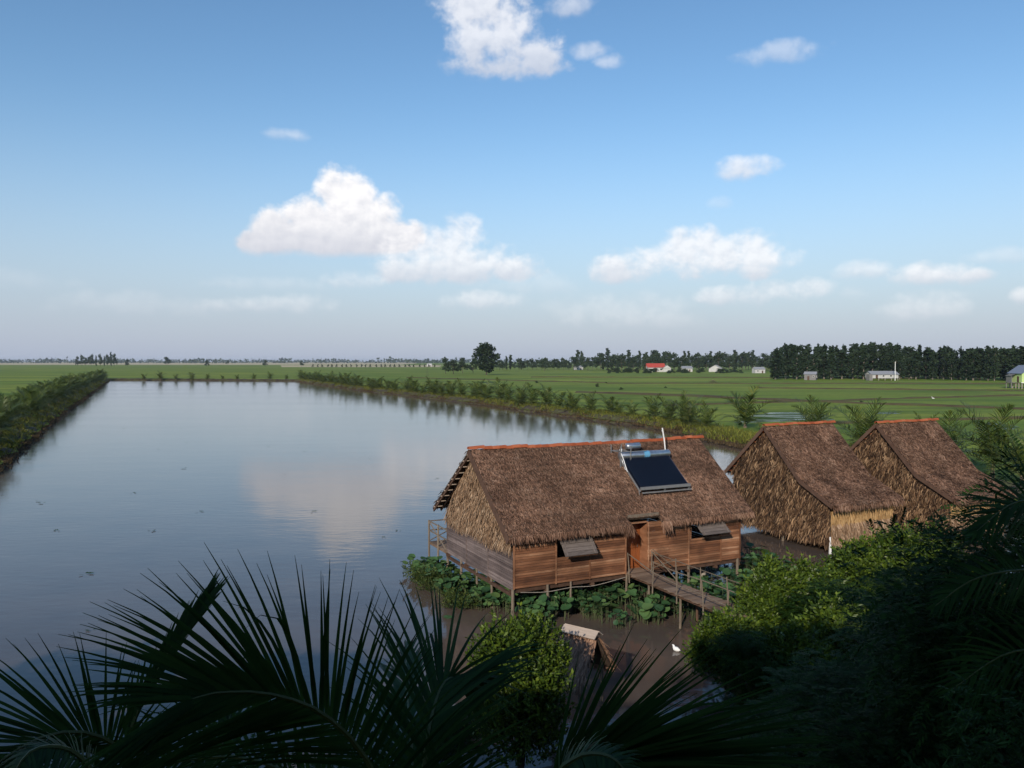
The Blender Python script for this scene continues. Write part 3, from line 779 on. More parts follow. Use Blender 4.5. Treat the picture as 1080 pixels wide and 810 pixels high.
# ------------------------------------------------------------------ the two thatch walled huts
def thatch_hut(loc):
    r = empty('thatch_walled_hut', loc, HY, 'thatch walled hut between the plank hut and the farthest hut, gold panel on its front', 'hut')
    RX, yf, yb, ye_f, ye_b = 5.2, -4.55, 2.75, -4.96, 3.25
    prof = [(ye_f, 2.55), (-2.7, 3.6), (0, 6.3), (ye_b, 3.35)]
    def zr(y):
        for (a, za), (b, zb) in zip(prof[:-1], prof[1:]):
            if a <= y <= b: return za + (zb - za) * (y - a) / (b - a)
        return 2.5
    mb = MB()
    for (ya, za), (yb_, zb) in ((prof[2], prof[1]), (prof[1], prof[0]), (prof[2], prof[3])):
        e = V((0, yb_ - ya, zb - za)); l = e.length; e.normalize(); n = EX.cross(e); n = n if n.z > 0 else -n
        o = V((0, ya, za)); slab(mb, o, EX, e, n, 0, RX, 0, l + .02, .10, 1)
        thatch(mb, o, EX, e, n, RX, l, int(RX * l * 700), .22, .034, None, lift=(.015, .08), splay=.36, rows=.32)
    fringe(mb, (0, ye_f, 2.56), (RX, ye_f, 2.56), (0, -1, 0), 560, .34, .045); fringe(mb, (0, ye_b, 3.34), (RX, ye_b, 3.34), (0, 1, 0), 260, .3, .05)
    mb.build('thatched_roof', [M['thatch'], M['thatch_base']], r)
    ridge_tiles('ridge_tiles', -.03, RX + .03, 0, 6.42, r)
    for x in (-.04, RX + .04):
        mb = MB()
        for (ya, za), (yb_, zb) in zip(prof[:-1], prof[1:]): mb.beam((x, ya, za - .06), (x, yb_, zb - .06), .04, .2)
        mb.build('bargeboard', M['wood_dark'], r)
    mb = MB()
    for i in range(9):
        t = .06 + i * .108; y = t * ye_b; z = 6.3 - t * (6.3 - 3.35); mb.beam((-.05, y, z - .13), (.55, y, z - .13), .07, .05)
    mb.build('roof_battens', M['tile'], r)
    for xg, nx in ((.28, -1), (RX - .28, 1)):
        mb = MB(); ys_ = [yf, -2.7, 0, yb]
        mb.face([(xg, yf, .42)] + [(xg, y, zr(y) - .12) for y in ys_] + [(xg, yb, .42)], 1)
        def ing(a, b):
            y = yf + a; z = 6.2 - b
            return z < zr(y) - .1 and z > .55
        thatch(mb, (xg, yf, 6.2), (0, 1, 0), (0, 0, -1), (nx, 0, 0), yb - yf, 5.8, 6200, .50, .065, ing, lift=(.04, .22), splay=.15)
        fringe(mb, (xg + nx * .05, yf, .62), (xg + nx * .05, yb, .62), (nx, 0, 0), 420, .42, .05)
        mb.build('gable_wall', [M['thatch_wall'], M['thatch_base']], r)
    mb = MB(); mb.face([(.28, yf, .42), (RX - .28, yf, .42), (RX - .28, yf, 2.6), (.28, yf, 2.6)], 1)
    thatch(mb, (.28, yf, 1.5), EX, (0, 0, -1), (0, -1, 0), RX - .56, 1.0, 1700, .5, .05, None, lift=(.04, .14), splay=.12)
    fringe(mb, (.28, yf - .05, .65), (RX - .28, yf - .05, .65), (0, -1, 0), 300, .4, .05)
    mb.build('front_wall', [M['thatch_tan'], M['thatch_base']], r)
    mb = MB(); thatch(mb, (.28, yf, 2.62), EX, (0, 0, -1), (0, -1, 0), RX - .56, 1.4, 2100, .42, .05, None, lift=(.015, .05), splay=.09)
    mb.build('leaf_panel', M['thatch_gold'], r)
    mb = MB(); mb.face([(RX - .28, yb, .42), (.28, yb, .42), (.28, yb, 3.6), (RX - .28, yb, 3.6)]); mb.build('back_wall', M['thatch_base'], r)
    mb = MB(); mb.box((RX / 2, (yf + yb) / 2, .5), RX - .6, yb - yf - .05, .1); mb.build('floor_frame', M['wood_dark'], r)
    for x in (.3, RX / 2, RX - .3):
        for y in (yf + .02, -1.2, yb - .05):
            mb = MB(); mb.tube([(x, y, -1), (x, y, .5)], [.08, .07], 8); mb.build('stilt', M['white_paint'] if (x < 1 and y < -4) else M['wood_post'], r)
    mb = MB(); mb.tube([(.16, yf - .1, -.5), (.16, yf - .1, .9)], .04, 8); mb.build('drain_pipe', M['white_paint'], r)
    return r
h2 = thatch_hut((14.3, 45.6, 0))
h3 = dup(h2, (21.56, 47.6, 0), HY + .01, 1.0, 'farthest thatch walled hut, partly hidden by palm leaflets at its front corner', 'hut')

# landing between the two far huts
ln_ = empty('plank_landing', (19.9, 41.4, 0), HY, 'small grey plank landing between the two thatch walled huts', 'landing')
mb = MB()
for i in range(9): mb.box((i * .22, 0, .85), .2, 2.4, .04)
mb.build('deck', M['wood_shutter'], ln_)
for x in (0, 1.8):
    for y in (-1, 1):
        mb = MB(); mb.tube([(x, y, -1), (x, y, .83)], .05, 7); mb.build('post', M['wood_post'], ln_)

# ------------------------------------------------------------------ small thatched shelter at the water's edge
a1 = P(597, 662, 23.2); a2 = P(645, 677, 22.3)
sd = V((a2.x - a1.x, a2.y - a1.y, 0)); SL = 1.05; srz = math.atan2(sd.y, sd.x)
sh = empty('pond_shelter', (a1.x, a1.y, 0), srz, 'tiny thatched shelter with a bleached ridge board, beside the round bush', 'shelter')
zt = a1.z
mb = MB()
for s_ in (-1, 1):
    e = V((0, s_ * .85, -1.1)); l = e.length; e.normalize(); n = EX.cross(e); n = n if n.z > 0 else -n
    slab(mb, (0, 0, zt - .05), EX, e, n, 0, SL, 0, l, .06, 1)
    thatch(mb, (0, 0, zt - .05), EX, e, n, SL, l, 2300, .5, .03, None, lift=(.02, .08), splay=.2)
    fringe(mb, (0, s_ * .85, zt - 1.13), (SL, s_ * .85, zt - 1.13), (0, s_, 0), 160, .3, .035)
mb.build('thatched_roof', [M['haystraw'], M['thatch_base']], sh)
mb = MB()
for s_ in (-1, 1): mb.box((SL / 2, s_ * .13, zt + .02), SL + .1, .27, .03, Matrix.Rotation(-s_ * .6, 3, 'X'))
mb.build('ridge_board', M['plank_ridge'], sh)
for x in (.2, SL - .2):
    for y in (-.6, .6):
        mb = MB(); mb.tube([(x, y, -1), (x, y, zt - .85)], .05, 7); mb.build('post', M['wood_post'], sh)

# ------------------------------------------------------------------ plants
def leaf(mb, p, d, nrm, l, w, m=0, fold=0.0):
    d = d.normalized(); s_ = d.cross(nrm)
    if s_.length < 1e-4: s_ = d.cross(V((1, .3, .2)))
    s_.normalize()
    mb.face([p, p + d * l * .5 + s_ * w * .5, p + d * l, p + d * l * .5 - s_ * w * .5], m)

def rnd_dir():
    while True:
        v = V((R.uniform(-1,1), R.uniform(-1,1), R.uniform(-1,1)))
        if .05 < v.length < 1: return v.normalized()

def frond(mb, pts, nrm, nleaf, Lm, wd, segs=4, droop=.25, a0=72, a1=18, start=.15, rad=.022, jit=.1, lift=.25, ml=0, mr=1, tip=.35, sides=(-1, 1)):
    path = catmull(pts, 40); nrm = V(nrm).normalized()
    mb.tube(path[::3] + [path[-1]], [max(.004, rad * (1 - .85 * i / 14)) for i in range(len(path[::3]) + 1)], 5, mr)
    for i in range(nleaf):
        t = start + (1 - start) * (i + R.uniform(-.2, .2)) / (nleaf - 1); t = min(max(t, start), 1.0)
        fi = t * 39; k_ = min(int(fi), 38); p = path[k_].lerp(path[k_+1], fi - k_)
        T = (path[min(k_+2, 39)] - path[max(k_-1, 0)]).normalized()
        S = T.cross(nrm).normalized(); NN = S.cross(T).normalized()
        u = (t - start) / (1 - start)
        ln = Lm * (.55 + .5 * math.sin(PI * min(1, .15 + u * .85)) ** .8 - tip * max(0, u - .7) / .3)
        ang = math.radians(a0 + (a1 - a0) * u ** 1.1)
        for s_ in sides:
            an = ang + R.gauss(0, jit)
            d = T * math.cos(an) + S * (s_ * math.sin(an)) + NN * (lift + R.gauss(0, jit * .8))
            d.normalize(); l = ln * R.uniform(.88, 1.08)
            side = d.cross(NN); side = side.normalized() if side.length > 1e-3 else S
            q = p.copy(); pp = [q.copy()]; dd = d.copy()
            bend = droop * R.uniform(.5, 1.6) * (7 if R.random() < .05 and segs > 4 else 1)
            for g in range(segs):
                q = q + dd * (l / segs); pp.append(q.copy())
                dd = (dd + V((0, 0, -1)) * bend * (g + 1) / segs).normalized()
            ws = [wd * .55] + [wd * (1 - (g / segs) ** 1.7) * 1.0 for g in range(1, segs)] + [.002]
            mb.ribbon(pp, side, ws, ml)

def young_palm(seed, nf, fl_, tr, leafmat, parts=True):
    R.seed(seed)
    mb = MB()
    for i in range(nf):
        az = i * 2.4 + R.uniform(-.25, .25); u = (i + .5) / nf
        el = math.radians(84 - 62 * u + R.uniform(-6, 6)); l = fl_ * R.uniform(.8, 1.1) * (.75 + .35 * math.sin(PI * min(1, u + .2)))
        h = V((math.cos(az), math.sin(az), 0)); d = h * math.cos(el) + V((0, 0, math.sin(el)))
        p = V((0, 0, tr)); pts = [p]
        for g in range(5):
            p = p + d * (l / 5); pts.append(p.copy()); d = (d + V((0, 0, -1)) * (.10 + .13 * g * (.5 + u)) + h * .05).normalized()
        n = V((0, 0, 1)) - d * d.z
        frond(mb, pts, (n if n.length > .1 else -h) , 26, fl_ * .26, .10, segs=2, droop=.35, rad=.03, start=.18, jit=.12)
    return mb

def palm_proto(name, seed, nf, fl_, tr, label, group, lm):
    r = empty(name, (0, 0, 0), 0, label, 'palm', group)
    young_palm(seed, nf, fl_, tr, lm).build('crown', [lm, M['rachis']], r)
    mb = MB(); mb.tube([(0, 0, -.3), (.02, 0, tr * .5), (0, 0, tr + .15)], [.2, .15, .13], 8); mb.build('trunk', M['palm_trunk'], r)
    return r
protos = [palm_proto('young_coconut_palm', 31 + i, 10 + i, 3.7 + .25 * i, .15 + .08 * i, 'young coconut palm', 'palms', M['palm_leaf']) for i in range(4)]
dark_protos = [palm_proto('coconut_palm', 61 + i, 17 + i, 4.6 + .25 * i, .7 + .25 * i, 'coconut palm', 'palms', M['palm_dark']) for i in range(3)]
used = set()
def place(protolist, loc, rz, sc, label, cat, group):
    p = R.choice(protolist)
    if p.name not in used:
        used.add(p.name); p.location = loc; p.rotation_euler = (0, 0, rz); p.scale = (sc,) * 3 if not isinstance(sc, tuple) else sc
        if 'group' in p: del p['group']
        return tag(p, label, cat, group)
    o = dup(p, loc, rz, sc, None)
    if 'group' in o: del o['group']
    return tag(o, label, cat, group)

R.seed(99)
def along(pts, step, off):
    pts = [V((x, y, 0)) for x, y in pts]; out = []; carry = 0
    for a, b in zip(pts[:-1], pts[1:]):
        d = b - a; t = d.normalized(); nn = V((t.y, -t.x, 0)); s = carry
        while s < d.length:
            out.append(a + t * s + nn * (off + R.uniform(-1.3, 1.3))); s += step * R.uniform(.75, 1.3)
        carry = s - d.length
    return out
right_line = [(23.5, 108), (20.3, 123), (7.2, 152.4), (-14.3, 202.3), (-52.1, 276.8), (-109.6, 404.8)]
for p in along(right_line, 4.7, 3.0):
    s = R.uniform(.75, 1.12) * (1.0 if p.y < 170 else 1.1)
    place(protos, (p.x, p.y, GZ + .35), R.uniform(0, 6.28), s, 'young coconut palm in the row along the right pond bank', 'palm', 'young palms on the right bank')
left_line = [(-46, 70), (-49.6, 77.8), (-81.4, 143.9), (-212.6, 425.1)]
for p in along(left_line, 5.4, -3.4):
    place(dark_protos, (p.x, p.y, GZ + .3), R.uniform(0, 6.28), R.uniform(.72, 1.0), 'dense coconut palm in the row along the left pond bank', 'palm', 'palms on the left bank')
for p in along(left_line, 9, -6.8):
    if p.y < 260: place(dark_protos, (p.x, p.y, GZ + .1), R.uniform(0, 6.28), R.uniform(.7, .95), 'dense coconut palm in the row along the left pond bank', 'palm', 'palms on the left bank')
for px, h in ((143,1.0),(161,1.1),(178,.9),(195,1.2),(212,.8),(228,.75),(244,.7),(262,.8),(279,1.0),(297,.7)):
    q = G(px, 401, GZ); place(protos, (q.x, q.y + 9, GZ), R.uniform(0, 6.28), h, 'small palm on the far bank across the pond', 'palm', 'palms on the far bank')
# single palms that stand out near the huts
for (px, py, d, s, lab) in ((786, 452, 116, 1.55, 'largest young palm of the bank, just left of the ridge of the middle hut'),
                            (858, 449, 92, .95, 'coconut palm behind the ridge of the middle hut'),
                            (912, 472, 78, 1.0, 'dark coconut palm showing between the two thatch walled huts'),
                            (976, 452, 88, .8, 'small palm behind the ridge of the farthest hut'),
                            (1000, 480, 74, 1.0, 'low palm behind the right slope of the farthest hut'),
                            (1047, 490, 66, 1.12, 'tall coconut palm standing on grass beyond the farthest hut'),
                            (1078, 480, 62, .95, 'dark palm at the end of the row beyond the farthest hut')):
    q = P(px, py, d); place(protos if 'young' in lab else dark_protos, (q.x, q.y, GZ), R.uniform(0, 6.28), s, lab, 'palm', None)

# bank weeds: one mass of tufts
def tufts(name, pts, hmin, hmax, m, blades=6, spread=.35, wd=.05):
    mb = MB()
    for p in pts:
        for b in range(blades):
            q = V(p) + V((R.uniform(-spread, spread), R.uniform(-spread, spread), 0)); h = R.uniform(hmin, hmax)
            d = V((R.gauss(0, .45), R.gauss(0, .45), 1)).normalized(); s_ = d.cross(rnd_dir()).normalized()
            mb.ribbon([q, q + d * h * .6, q + d * h + V((d.x, d.y, -.2)) * h * .25], s_, [wd, wd * .8, .005], 0)
    return tag(mb.build(name, m), kind='stuff')
def shore_scatter(line, n, o0, o1, z):
    pts = [V((x, y, 0)) for x, y in line]; ls = [(b - a).length for a, b in zip(pts[:-1], pts[1:])]; tot = sum(ls); out = []
    for i in range(n):
        s = (R.random() ** 1.6) * tot; k_ = 0
        while s > ls[k_] and k_ < len(ls) - 1: s -= ls[k_]; k_ += 1
        t = (pts[k_+1] - pts[k_]).normalized(); nn = V((t.y, -t.x, 0)); o_ = R.uniform(o0, o1)
        q = pts[k_] + t * s + nn * o_; out.append((q.x, q.y, z(o_)))
    return out
zb = lambda o_: max(.05, min(.9, .15 + .6 * abs(o_) / 2.0)) if abs(o_) < 3 else .75
rl = [(36, 76), (30, 82), (26.4, 93), (24, 101), (22.8, 111.6)] + right_line[1:]
o = tufts('bank_grass', shore_scatter(rl, 4200, .6, 6.0, zb), .35, .95, M['grass_bank'], 7, .6, .09); tag(o, 'yellow green grass along the top of the right bank', 'grass')
o = tufts('bank_weeds', shore_scatter(rl, 3600, -.5, 2.4, lambda o_: .12 if o_ < 1 else .5), .2, .6, M['weed_dark'], 7, .5, .09); tag(o, 'dry brown weeds at the waterline of the right bank', 'weeds')
o = tufts('bank_grass', shore_scatter(left_line, 2200, -4.0, -.3, zb), .3, .9, M['grass_bank'], 7, .6, .1); tag(o, 'yellow green grass on the left bank under the palms', 'grass')
o = tufts('bank_weeds', shore_scatter(left_line, 2000, -1.2, .6, lambda o_: .12), .2, .55, M['weed_dark'], 7, .5, .1); tag(o, 'dry brown weeds at the waterline of the left bank', 'weeds')

# bushes
def bush(seed, lobes, ncl, ll, lw, per=9, upright=.6, m='bush_leaf'):
    """lobes: (centre, radii). sprigs of leaves over the outer shell of the lobes"""
    R.seed(seed); mb = MB()
    tot = sum(r[0] * r[2] for c, r in lobes)
    for c, r in lobes:
        for i in range(int(ncl * r[0] * r[2] / tot)):
            d = rnd_dir(); k_ = R.random() ** .35
            if R.random() < .2: k_ *= 1.25
            p = V((c[0] + d.x * r[0] * k_, c[1] + d.y * r[1] * k_, c[2] + d.z * r[2] * k_))
            if p.z < .15: continue
            ax = (V((d.x, d.y, d.z * .5)) * (1 - upright) + V((0, 0, 1)) * upright + rnd_dir() * .35).normalized()
            cs = R.uniform(.65, 1.45); pj = int(per * R.uniform(.6, 1.4))
            for j in range(pj):
                t = j / per; dd = (ax * (.5 + .6 * t) + rnd_dir() * .75).normalized()
                leaf(mb, p + ax * (t * ll * 2.6 * cs), dd, rnd_dir(), ll * cs * R.uniform(.6, 1.3), lw * cs * R.uniform(.7, 1.2))
    return mb
def bush_limbs(seed, h, r):
    R.seed(seed); mb = MB()
    for i in range(6):
        a = i * 1.05; q = V((math.cos(a) * r * .6, math.sin(a) * r * .6, h * R.uniform(.6, .85)))
        mb.tube([(0, 0, -.3), (q.x * .25, q.y * .25, h * .3), tuple(q)], [.06, .045, .012], 6)
    return mb
def bush_obj(name, loc, rz, lobes, seed, ncl, ll, lw, label, per=9, upright=.6, m='bush_leaf', h=2.5, r=1.0):
    o = empty(name, loc, rz, label, 'bush')
    bush(seed, lobes, ncl, ll, lw, per, upright).build('foliage', M[m], o)
    bush_limbs(seed + 1, h, r).build('branches', M['bark'], o)
    return o
# the round bush in front of the hut
q = G(550, 826, .3)
bush_obj('round_bush', (q.x, 19.4, .2), .4, [((0, 0, 2.5), (1.0, .95, .9)), ((.25, 0, 3.05), (.42, .45, .5)), ((-.5, .1, 2.6), (.62, .6, .75)), ((.75, .1, 2.3), (.5, .5, .62)), ((0, 0, 1.3), (1.05, 1.0, 1.1)), ((-.6, -.2, 1.5), (.5, .5, .6)), ((0, 0, .6), (1.1, 1.0, .7)), ((.2, -.3, 1.7), (.8, .7, .8))],
         201, 3400, .10, .05, 'round bright green bush at the water edge between two spreading palm fronds', 9, .7)
# lit bushes on the right, in front of the huts
LB = lambda s: [((0, 0, 1.5), (1.15, 1.0, 1.1)), ((.75, .2, 2.3), (.5, .5, .7)), ((-.8, 0, 2.1), (.5, .5, .7)), ((.1, -.4, 2.8), (.38, .38, .62)), ((-.35, .2, 2.55), (.35, .4, .6)), ((1.2, -.1, 1.5), (.4, .4, .6)), ((-1.25, .1, 1.3), (.4, .4, .6)), ((.45, -.6, 2.1), (.4, .4, .6)), ((-.2, .3, .8), (1.3, 1.2, .8))]
bA = bush_obj('leafy_bush', (0, 0, 0), 0, LB(0), 211, 1900, .16, .085, 'bush', 9, .55)
bB = bush_obj('leafy_bush', (0, 0, 0), 0, [((0, 0, 1.5), (1.4, 1.2, 1.1)), ((-.6, .1, 2.4), (.5, .5, .7)), ((.85, 0, 2.2), (.5, .5, .75)), ((.2, 0, 2.9), (.34, .34, .6)), ((-1.1, 0, 1.5), (.5, .5, .8)), ((.35, -.6, 2.2), (.4, .4, .55)), ((1.35, .2, 1.4), (.4, .4, .55))], 213, 1900, .15, .08, 'bush', 9, .55)
lit_list = [(766, 640, 24.0, 1.0, 'low bright bush hiding the outer end of the footbridge'),
            (812, 588, 27.5, 1.15, 'bright leafy bush rising beside the right corner of the plank hut'),
            (850, 590, 28.0, 1.2, 'bright leafy bush below the front corner of the middle hut'),
            (905, 566, 30.5, 1.2, 'bright leafy bush in front of the gold panel of the middle hut'),
            (945, 552, 31.5, 1.25, 'tallest bright bush before the gap between the two thatch walled huts'),
            (990, 556, 31.0, 1.2, 'bright bush below the front corner of the farthest hut'),
            (885, 630, 24.5, 1.2, 'half shaded bush in the middle of the thicket'),
            (830, 655, 22.5, 1.05, 'half shaded low bush behind the end of the footbridge')]
for i, (px, py, d, s, lab) in enumerate(lit_list):
    top = P(px, py, d); hh = 3.75; s2 = max(.6, (top.z - .3) / hh)
    src = bA if i % 2 == 0 else bB
    loc = (top.x, top.y, .3); sc = (s * R.uniform(.62, .78), s * .72, s2)
    if i < 2: src.location = loc; src.scale = sc; src.rotation_euler = (0, 0, i * 1.3); tag(src, lab, 'bush', 'bright bushes before the huts')
    else: dup(src, loc, i * 1.7, sc, lab, 'bush', 'bright bushes before the huts')

# shaded feathery shrubs and small trees of the near thicket
def feathery(seed, lobes, nsp, ln, m):
    R.seed(seed); mb = MB(); tot = sum(r[0] * r[2] for c, r in lobes)
    for c, r in lobes:
        for i in range(int(nsp * r[0] * r[2] / tot)):
            d = rnd_dir(); k_ = R.random() ** .4
            p = V((c[0] + d.x * r[0] * k_, c[1] + d.y * r[1] * k_, c[2] + d.z * r[2] * k_))
            if p.z < .1: continue
            ax = (V((d.x, d.y, d.z * .4)) + V((0, 0, .25)) + rnd_dir() * .6).normalized()
            s_ = ax.cross(V((0, 0, 1)) + rnd_dir() * .3)
            if s_.length < .05: continue
            s_.normalize(); l = ln * R.uniform(.7, 1.3); dr = R.uniform(.2, .7)
            for j in range(6):
                t = (j + 1) / 6; q = p + ax * (l * t) + V((0, 0, -1)) * (dr * l * t * t)
                for sg in (-1, 1):
                    leaf(mb, q, (s_ * sg + ax * .6 + V((0, 0, -.25))), V((0, 0, 1)) + rnd_dir() * .4, l * .42, l * .13)
    return mb
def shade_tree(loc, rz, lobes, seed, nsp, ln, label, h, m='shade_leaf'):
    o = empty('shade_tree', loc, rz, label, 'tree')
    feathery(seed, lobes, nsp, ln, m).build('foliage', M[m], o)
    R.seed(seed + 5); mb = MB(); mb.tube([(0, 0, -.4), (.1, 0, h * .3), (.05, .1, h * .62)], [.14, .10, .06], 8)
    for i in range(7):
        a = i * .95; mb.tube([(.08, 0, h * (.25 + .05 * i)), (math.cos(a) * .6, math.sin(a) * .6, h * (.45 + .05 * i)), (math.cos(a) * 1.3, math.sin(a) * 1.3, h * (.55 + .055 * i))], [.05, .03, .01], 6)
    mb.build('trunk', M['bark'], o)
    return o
FT = [((0, 0, 4.2), (1.7, 1.6, 1.5)), ((1.1, .3, 5.0), (1.2, 1.1, 1.1)), ((-1.1, 0, 3.8), (1.2, 1.1, 1.2)), ((0, 0, 2.2), (1.9, 1.7, 1.5)), ((.2, 0, 5.6), (.8, .8, .8)), ((-.4, .2, 1.0), (1.8, 1.6, 1.1))]
t1 = shade_tree((0, 0, 0), 0, FT, 301, 2300, .34, 'tree', 5.8)
t2 = shade_tree((0, 0, 0), 0, [(V(c) + V((.2, .1, .2)), (r[1], r[0], r[2])) for c, r in FT], 307, 2300, .30, 'tree', 5.8)
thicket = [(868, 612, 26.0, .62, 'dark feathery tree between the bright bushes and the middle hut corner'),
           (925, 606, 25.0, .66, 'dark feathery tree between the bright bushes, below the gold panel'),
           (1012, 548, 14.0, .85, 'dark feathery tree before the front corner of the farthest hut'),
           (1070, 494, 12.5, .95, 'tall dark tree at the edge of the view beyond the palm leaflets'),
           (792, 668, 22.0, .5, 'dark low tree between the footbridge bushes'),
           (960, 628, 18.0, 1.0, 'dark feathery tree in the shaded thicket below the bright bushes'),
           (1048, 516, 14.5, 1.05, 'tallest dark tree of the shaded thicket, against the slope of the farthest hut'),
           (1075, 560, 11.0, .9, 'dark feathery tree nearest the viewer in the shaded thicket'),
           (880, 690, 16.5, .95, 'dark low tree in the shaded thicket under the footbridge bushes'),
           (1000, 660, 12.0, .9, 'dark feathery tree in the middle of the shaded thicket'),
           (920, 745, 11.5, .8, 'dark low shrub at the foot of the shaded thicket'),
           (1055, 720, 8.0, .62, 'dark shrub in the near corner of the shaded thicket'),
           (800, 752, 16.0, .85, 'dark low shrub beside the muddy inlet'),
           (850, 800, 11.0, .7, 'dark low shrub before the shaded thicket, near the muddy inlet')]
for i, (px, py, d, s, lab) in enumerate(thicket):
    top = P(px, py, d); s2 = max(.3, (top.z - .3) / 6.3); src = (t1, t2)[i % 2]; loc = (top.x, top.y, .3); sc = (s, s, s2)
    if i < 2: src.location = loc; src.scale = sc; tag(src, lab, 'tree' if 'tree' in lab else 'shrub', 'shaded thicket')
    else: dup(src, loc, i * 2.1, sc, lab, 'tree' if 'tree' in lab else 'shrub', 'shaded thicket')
R.seed(17)
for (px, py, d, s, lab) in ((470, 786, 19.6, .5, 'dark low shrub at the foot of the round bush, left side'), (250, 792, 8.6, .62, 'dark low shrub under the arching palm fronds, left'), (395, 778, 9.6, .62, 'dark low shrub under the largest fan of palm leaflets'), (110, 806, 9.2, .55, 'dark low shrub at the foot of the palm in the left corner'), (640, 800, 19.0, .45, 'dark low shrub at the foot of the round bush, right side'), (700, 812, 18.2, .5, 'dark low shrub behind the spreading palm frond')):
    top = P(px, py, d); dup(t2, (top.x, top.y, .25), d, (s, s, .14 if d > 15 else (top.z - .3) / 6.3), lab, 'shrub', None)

# ------------------------------------------------------------------ near coconut palms
def near_palm(base, crown, label, fronds):
    o = empty('coconut_palm', (base[0], base[1], .3), 0, label, 'palm'); b = V((base[0], base[1], .3)); c = V(crown) - b
    mb = MB(); pts = [(0, 0, -.4), (c.x * .15, c.y * .1, c.z * .35), (c.x * .5, c.y * .5, c.z * .7), tuple(c)]
    mb.tube(catmull(pts, 14), [.2 - .007 * i for i in range(14)], 10); mb.build('trunk', M['palm_trunk'], o)
    for fr in fronds:
        mb = MB(); kw = dict(fr[2]); nr = V(kw.pop('n', (0, -1, .25)))
        frond(mb, [V(P(*q)) - b for q in fr[0]], nr, fr[1], **kw)
        mb.build('frond', [M['leaf_frond'], M['rachis']], o)
    return o
R.seed(5)
near_palm((-.9, 5.2), P(436, 925, 5.3), 'coconut palm with the largest dark fan of leaflets over the water', [
  ([(436,930,5.3),(394,814,5.15),(345,756,4.95),(290,733,4.75),(235,730,4.6),(203,737,4.5)], 86, dict(Lm=1.04, wd=.029, droop=.08, a0=56, a1=14, jit=.04, lift=.05, start=.10, segs=6, tip=.05)),
  ([(440,930,5.3),(447,810,5.4),(458,745,5.6),(474,715,5.8),(500,725,6.0)], 50, dict(Lm=.92, wd=.032, droop=.14, a0=52, a1=20, jit=.07, lift=.1, start=.12, segs=6, n=(.1,-1,.3))),
  ([(440,930,5.3),(436,830,5.7),(432,760,6.2),(428,712,6.9),(430,680,7.6)], 40, dict(Lm=.80, wd=.036, droop=.08, a0=30, a1=10, jit=.06, lift=.05, start=.2, segs=5, n=(0,-.6,.8))),
  ([(430,935,5.2),(345,842,5.4),(262,800,5.5),(176,806,5.6),(150,830,5.6)], 46, dict(Lm=.70, wd=.032, droop=.2, a0=60, a1=20, jit=.08, lift=.12, start=.15, segs=5)),
  ([(445,930,5.2),(468,850,5.3),(490,840,5.4),(515,880,5.4)], 22, dict(Lm=.62, wd=.04, droop=.3, a0=60, a1=20, jit=.12, lift=.15, start=.12, segs=6, n=(.2,-1,.4))),
])
near_palm((-3.4, 5.4), P(150, 930, 5.6), 'coconut palm low in the left corner, fan of narrow leaflets over the water', [
  ([(150,930,5.6),(136,812,5.5),(104,776,5.35),(48,776,5.2),(-15,815,5.1),(-60,870,5.0)], 72, dict(Lm=.76, wd=.025, droop=.10, a0=56, a1=16, jit=.06, lift=.05, start=.12, segs=5)),
  ([(140,930,5.0),(104,830,4.7),(82,796,4.6),(54,787,4.5),(28,796,4.4),(8,830,4.3)], 44, dict(Lm=.32, wd=.018, droop=.5, a0=80, a1=60, jit=.06, lift=-.35, start=.25, segs=4, n=(0,-.4,1))),
  ([(160,930,6.2),(136,790,6.3),(164,712,6.4),(196,662,6.5),(212,640,6.6)], 34, dict(Lm=.52, wd=.045, droop=.02, a0=9, a1=4, jit=.02, lift=.02, start=.25, segs=4)),
  ([(155,930,5.8),(210,840,6.0),(236,780,6.2),(246,740,6.4)], 22, dict(Lm=.4, wd=.035, droop=.15, a0=34, a1=12, jit=.07, lift=.05, start=.2, segs=4)),
])
near_palm((.55, 4.9), P(560, 935, 5.0), 'coconut palm beside the tiny shelter, fan of leaflets spreading over the muddy inlet', [
  ([(545,910,5.0),(571,852,4.95),(594,818,4.9),(634,803,4.8),(686,804,4.75),(735,824,4.7)], 92, dict(Lm=1.18, wd=.030, droop=.05, a0=13, a1=15, jit=.08, lift=.05, start=.30, segs=6, tip=.12)),
  ([(560,935,4.4),(584,828,4.3),(606,800,4.25),(632,795,4.2),(654,806,4.15),(672,840,4.1)], 48, dict(Lm=.30, wd=.018, droop=.5, a0=80, a1=60, jit=.06, lift=-.35, start=.25, segs=4, n=(0,-.4,1))),
])
near_palm((6.9, 8.6), P(1150, 640, 9.2), 'coconut palm at the shaded thicket, leaflets reaching across the corner of the farthest hut', [
  ([(1150,640,9.2),(1128,560,9.1),(1098,530,8.9),(1066,532,8.7),(1030,560,8.5)], 34, dict(Lm=.80, wd=.04, droop=.10, a0=58, a1=16, jit=.07, lift=.05, start=.1, segs=5)),
  ([(1150,645,9.2),(1105,606,9.0),(1070,602,8.8),(1025,612,8.6),(985,640,8.4)], 34, dict(Lm=.62, wd=.035, droop=.15, a0=58, a1=18, jit=.07, lift=.05, start=.1, segs=5)),
  ([(1150,640,9.2),(1140,520,9.4),(1110,450,9.6),(1070,430,9.8)], 0, dict(Lm=.8, wd=.035)) if False else
  ([(1155,645,9.2),(1120,680,9.0),(1060,690,8.8),(1000,730,8.7)], 30, dict(Lm=.8, wd=.035, droop=.2, a0=58, a1=18, jit=.08, lift=.05, start=.1, segs=5)),
])

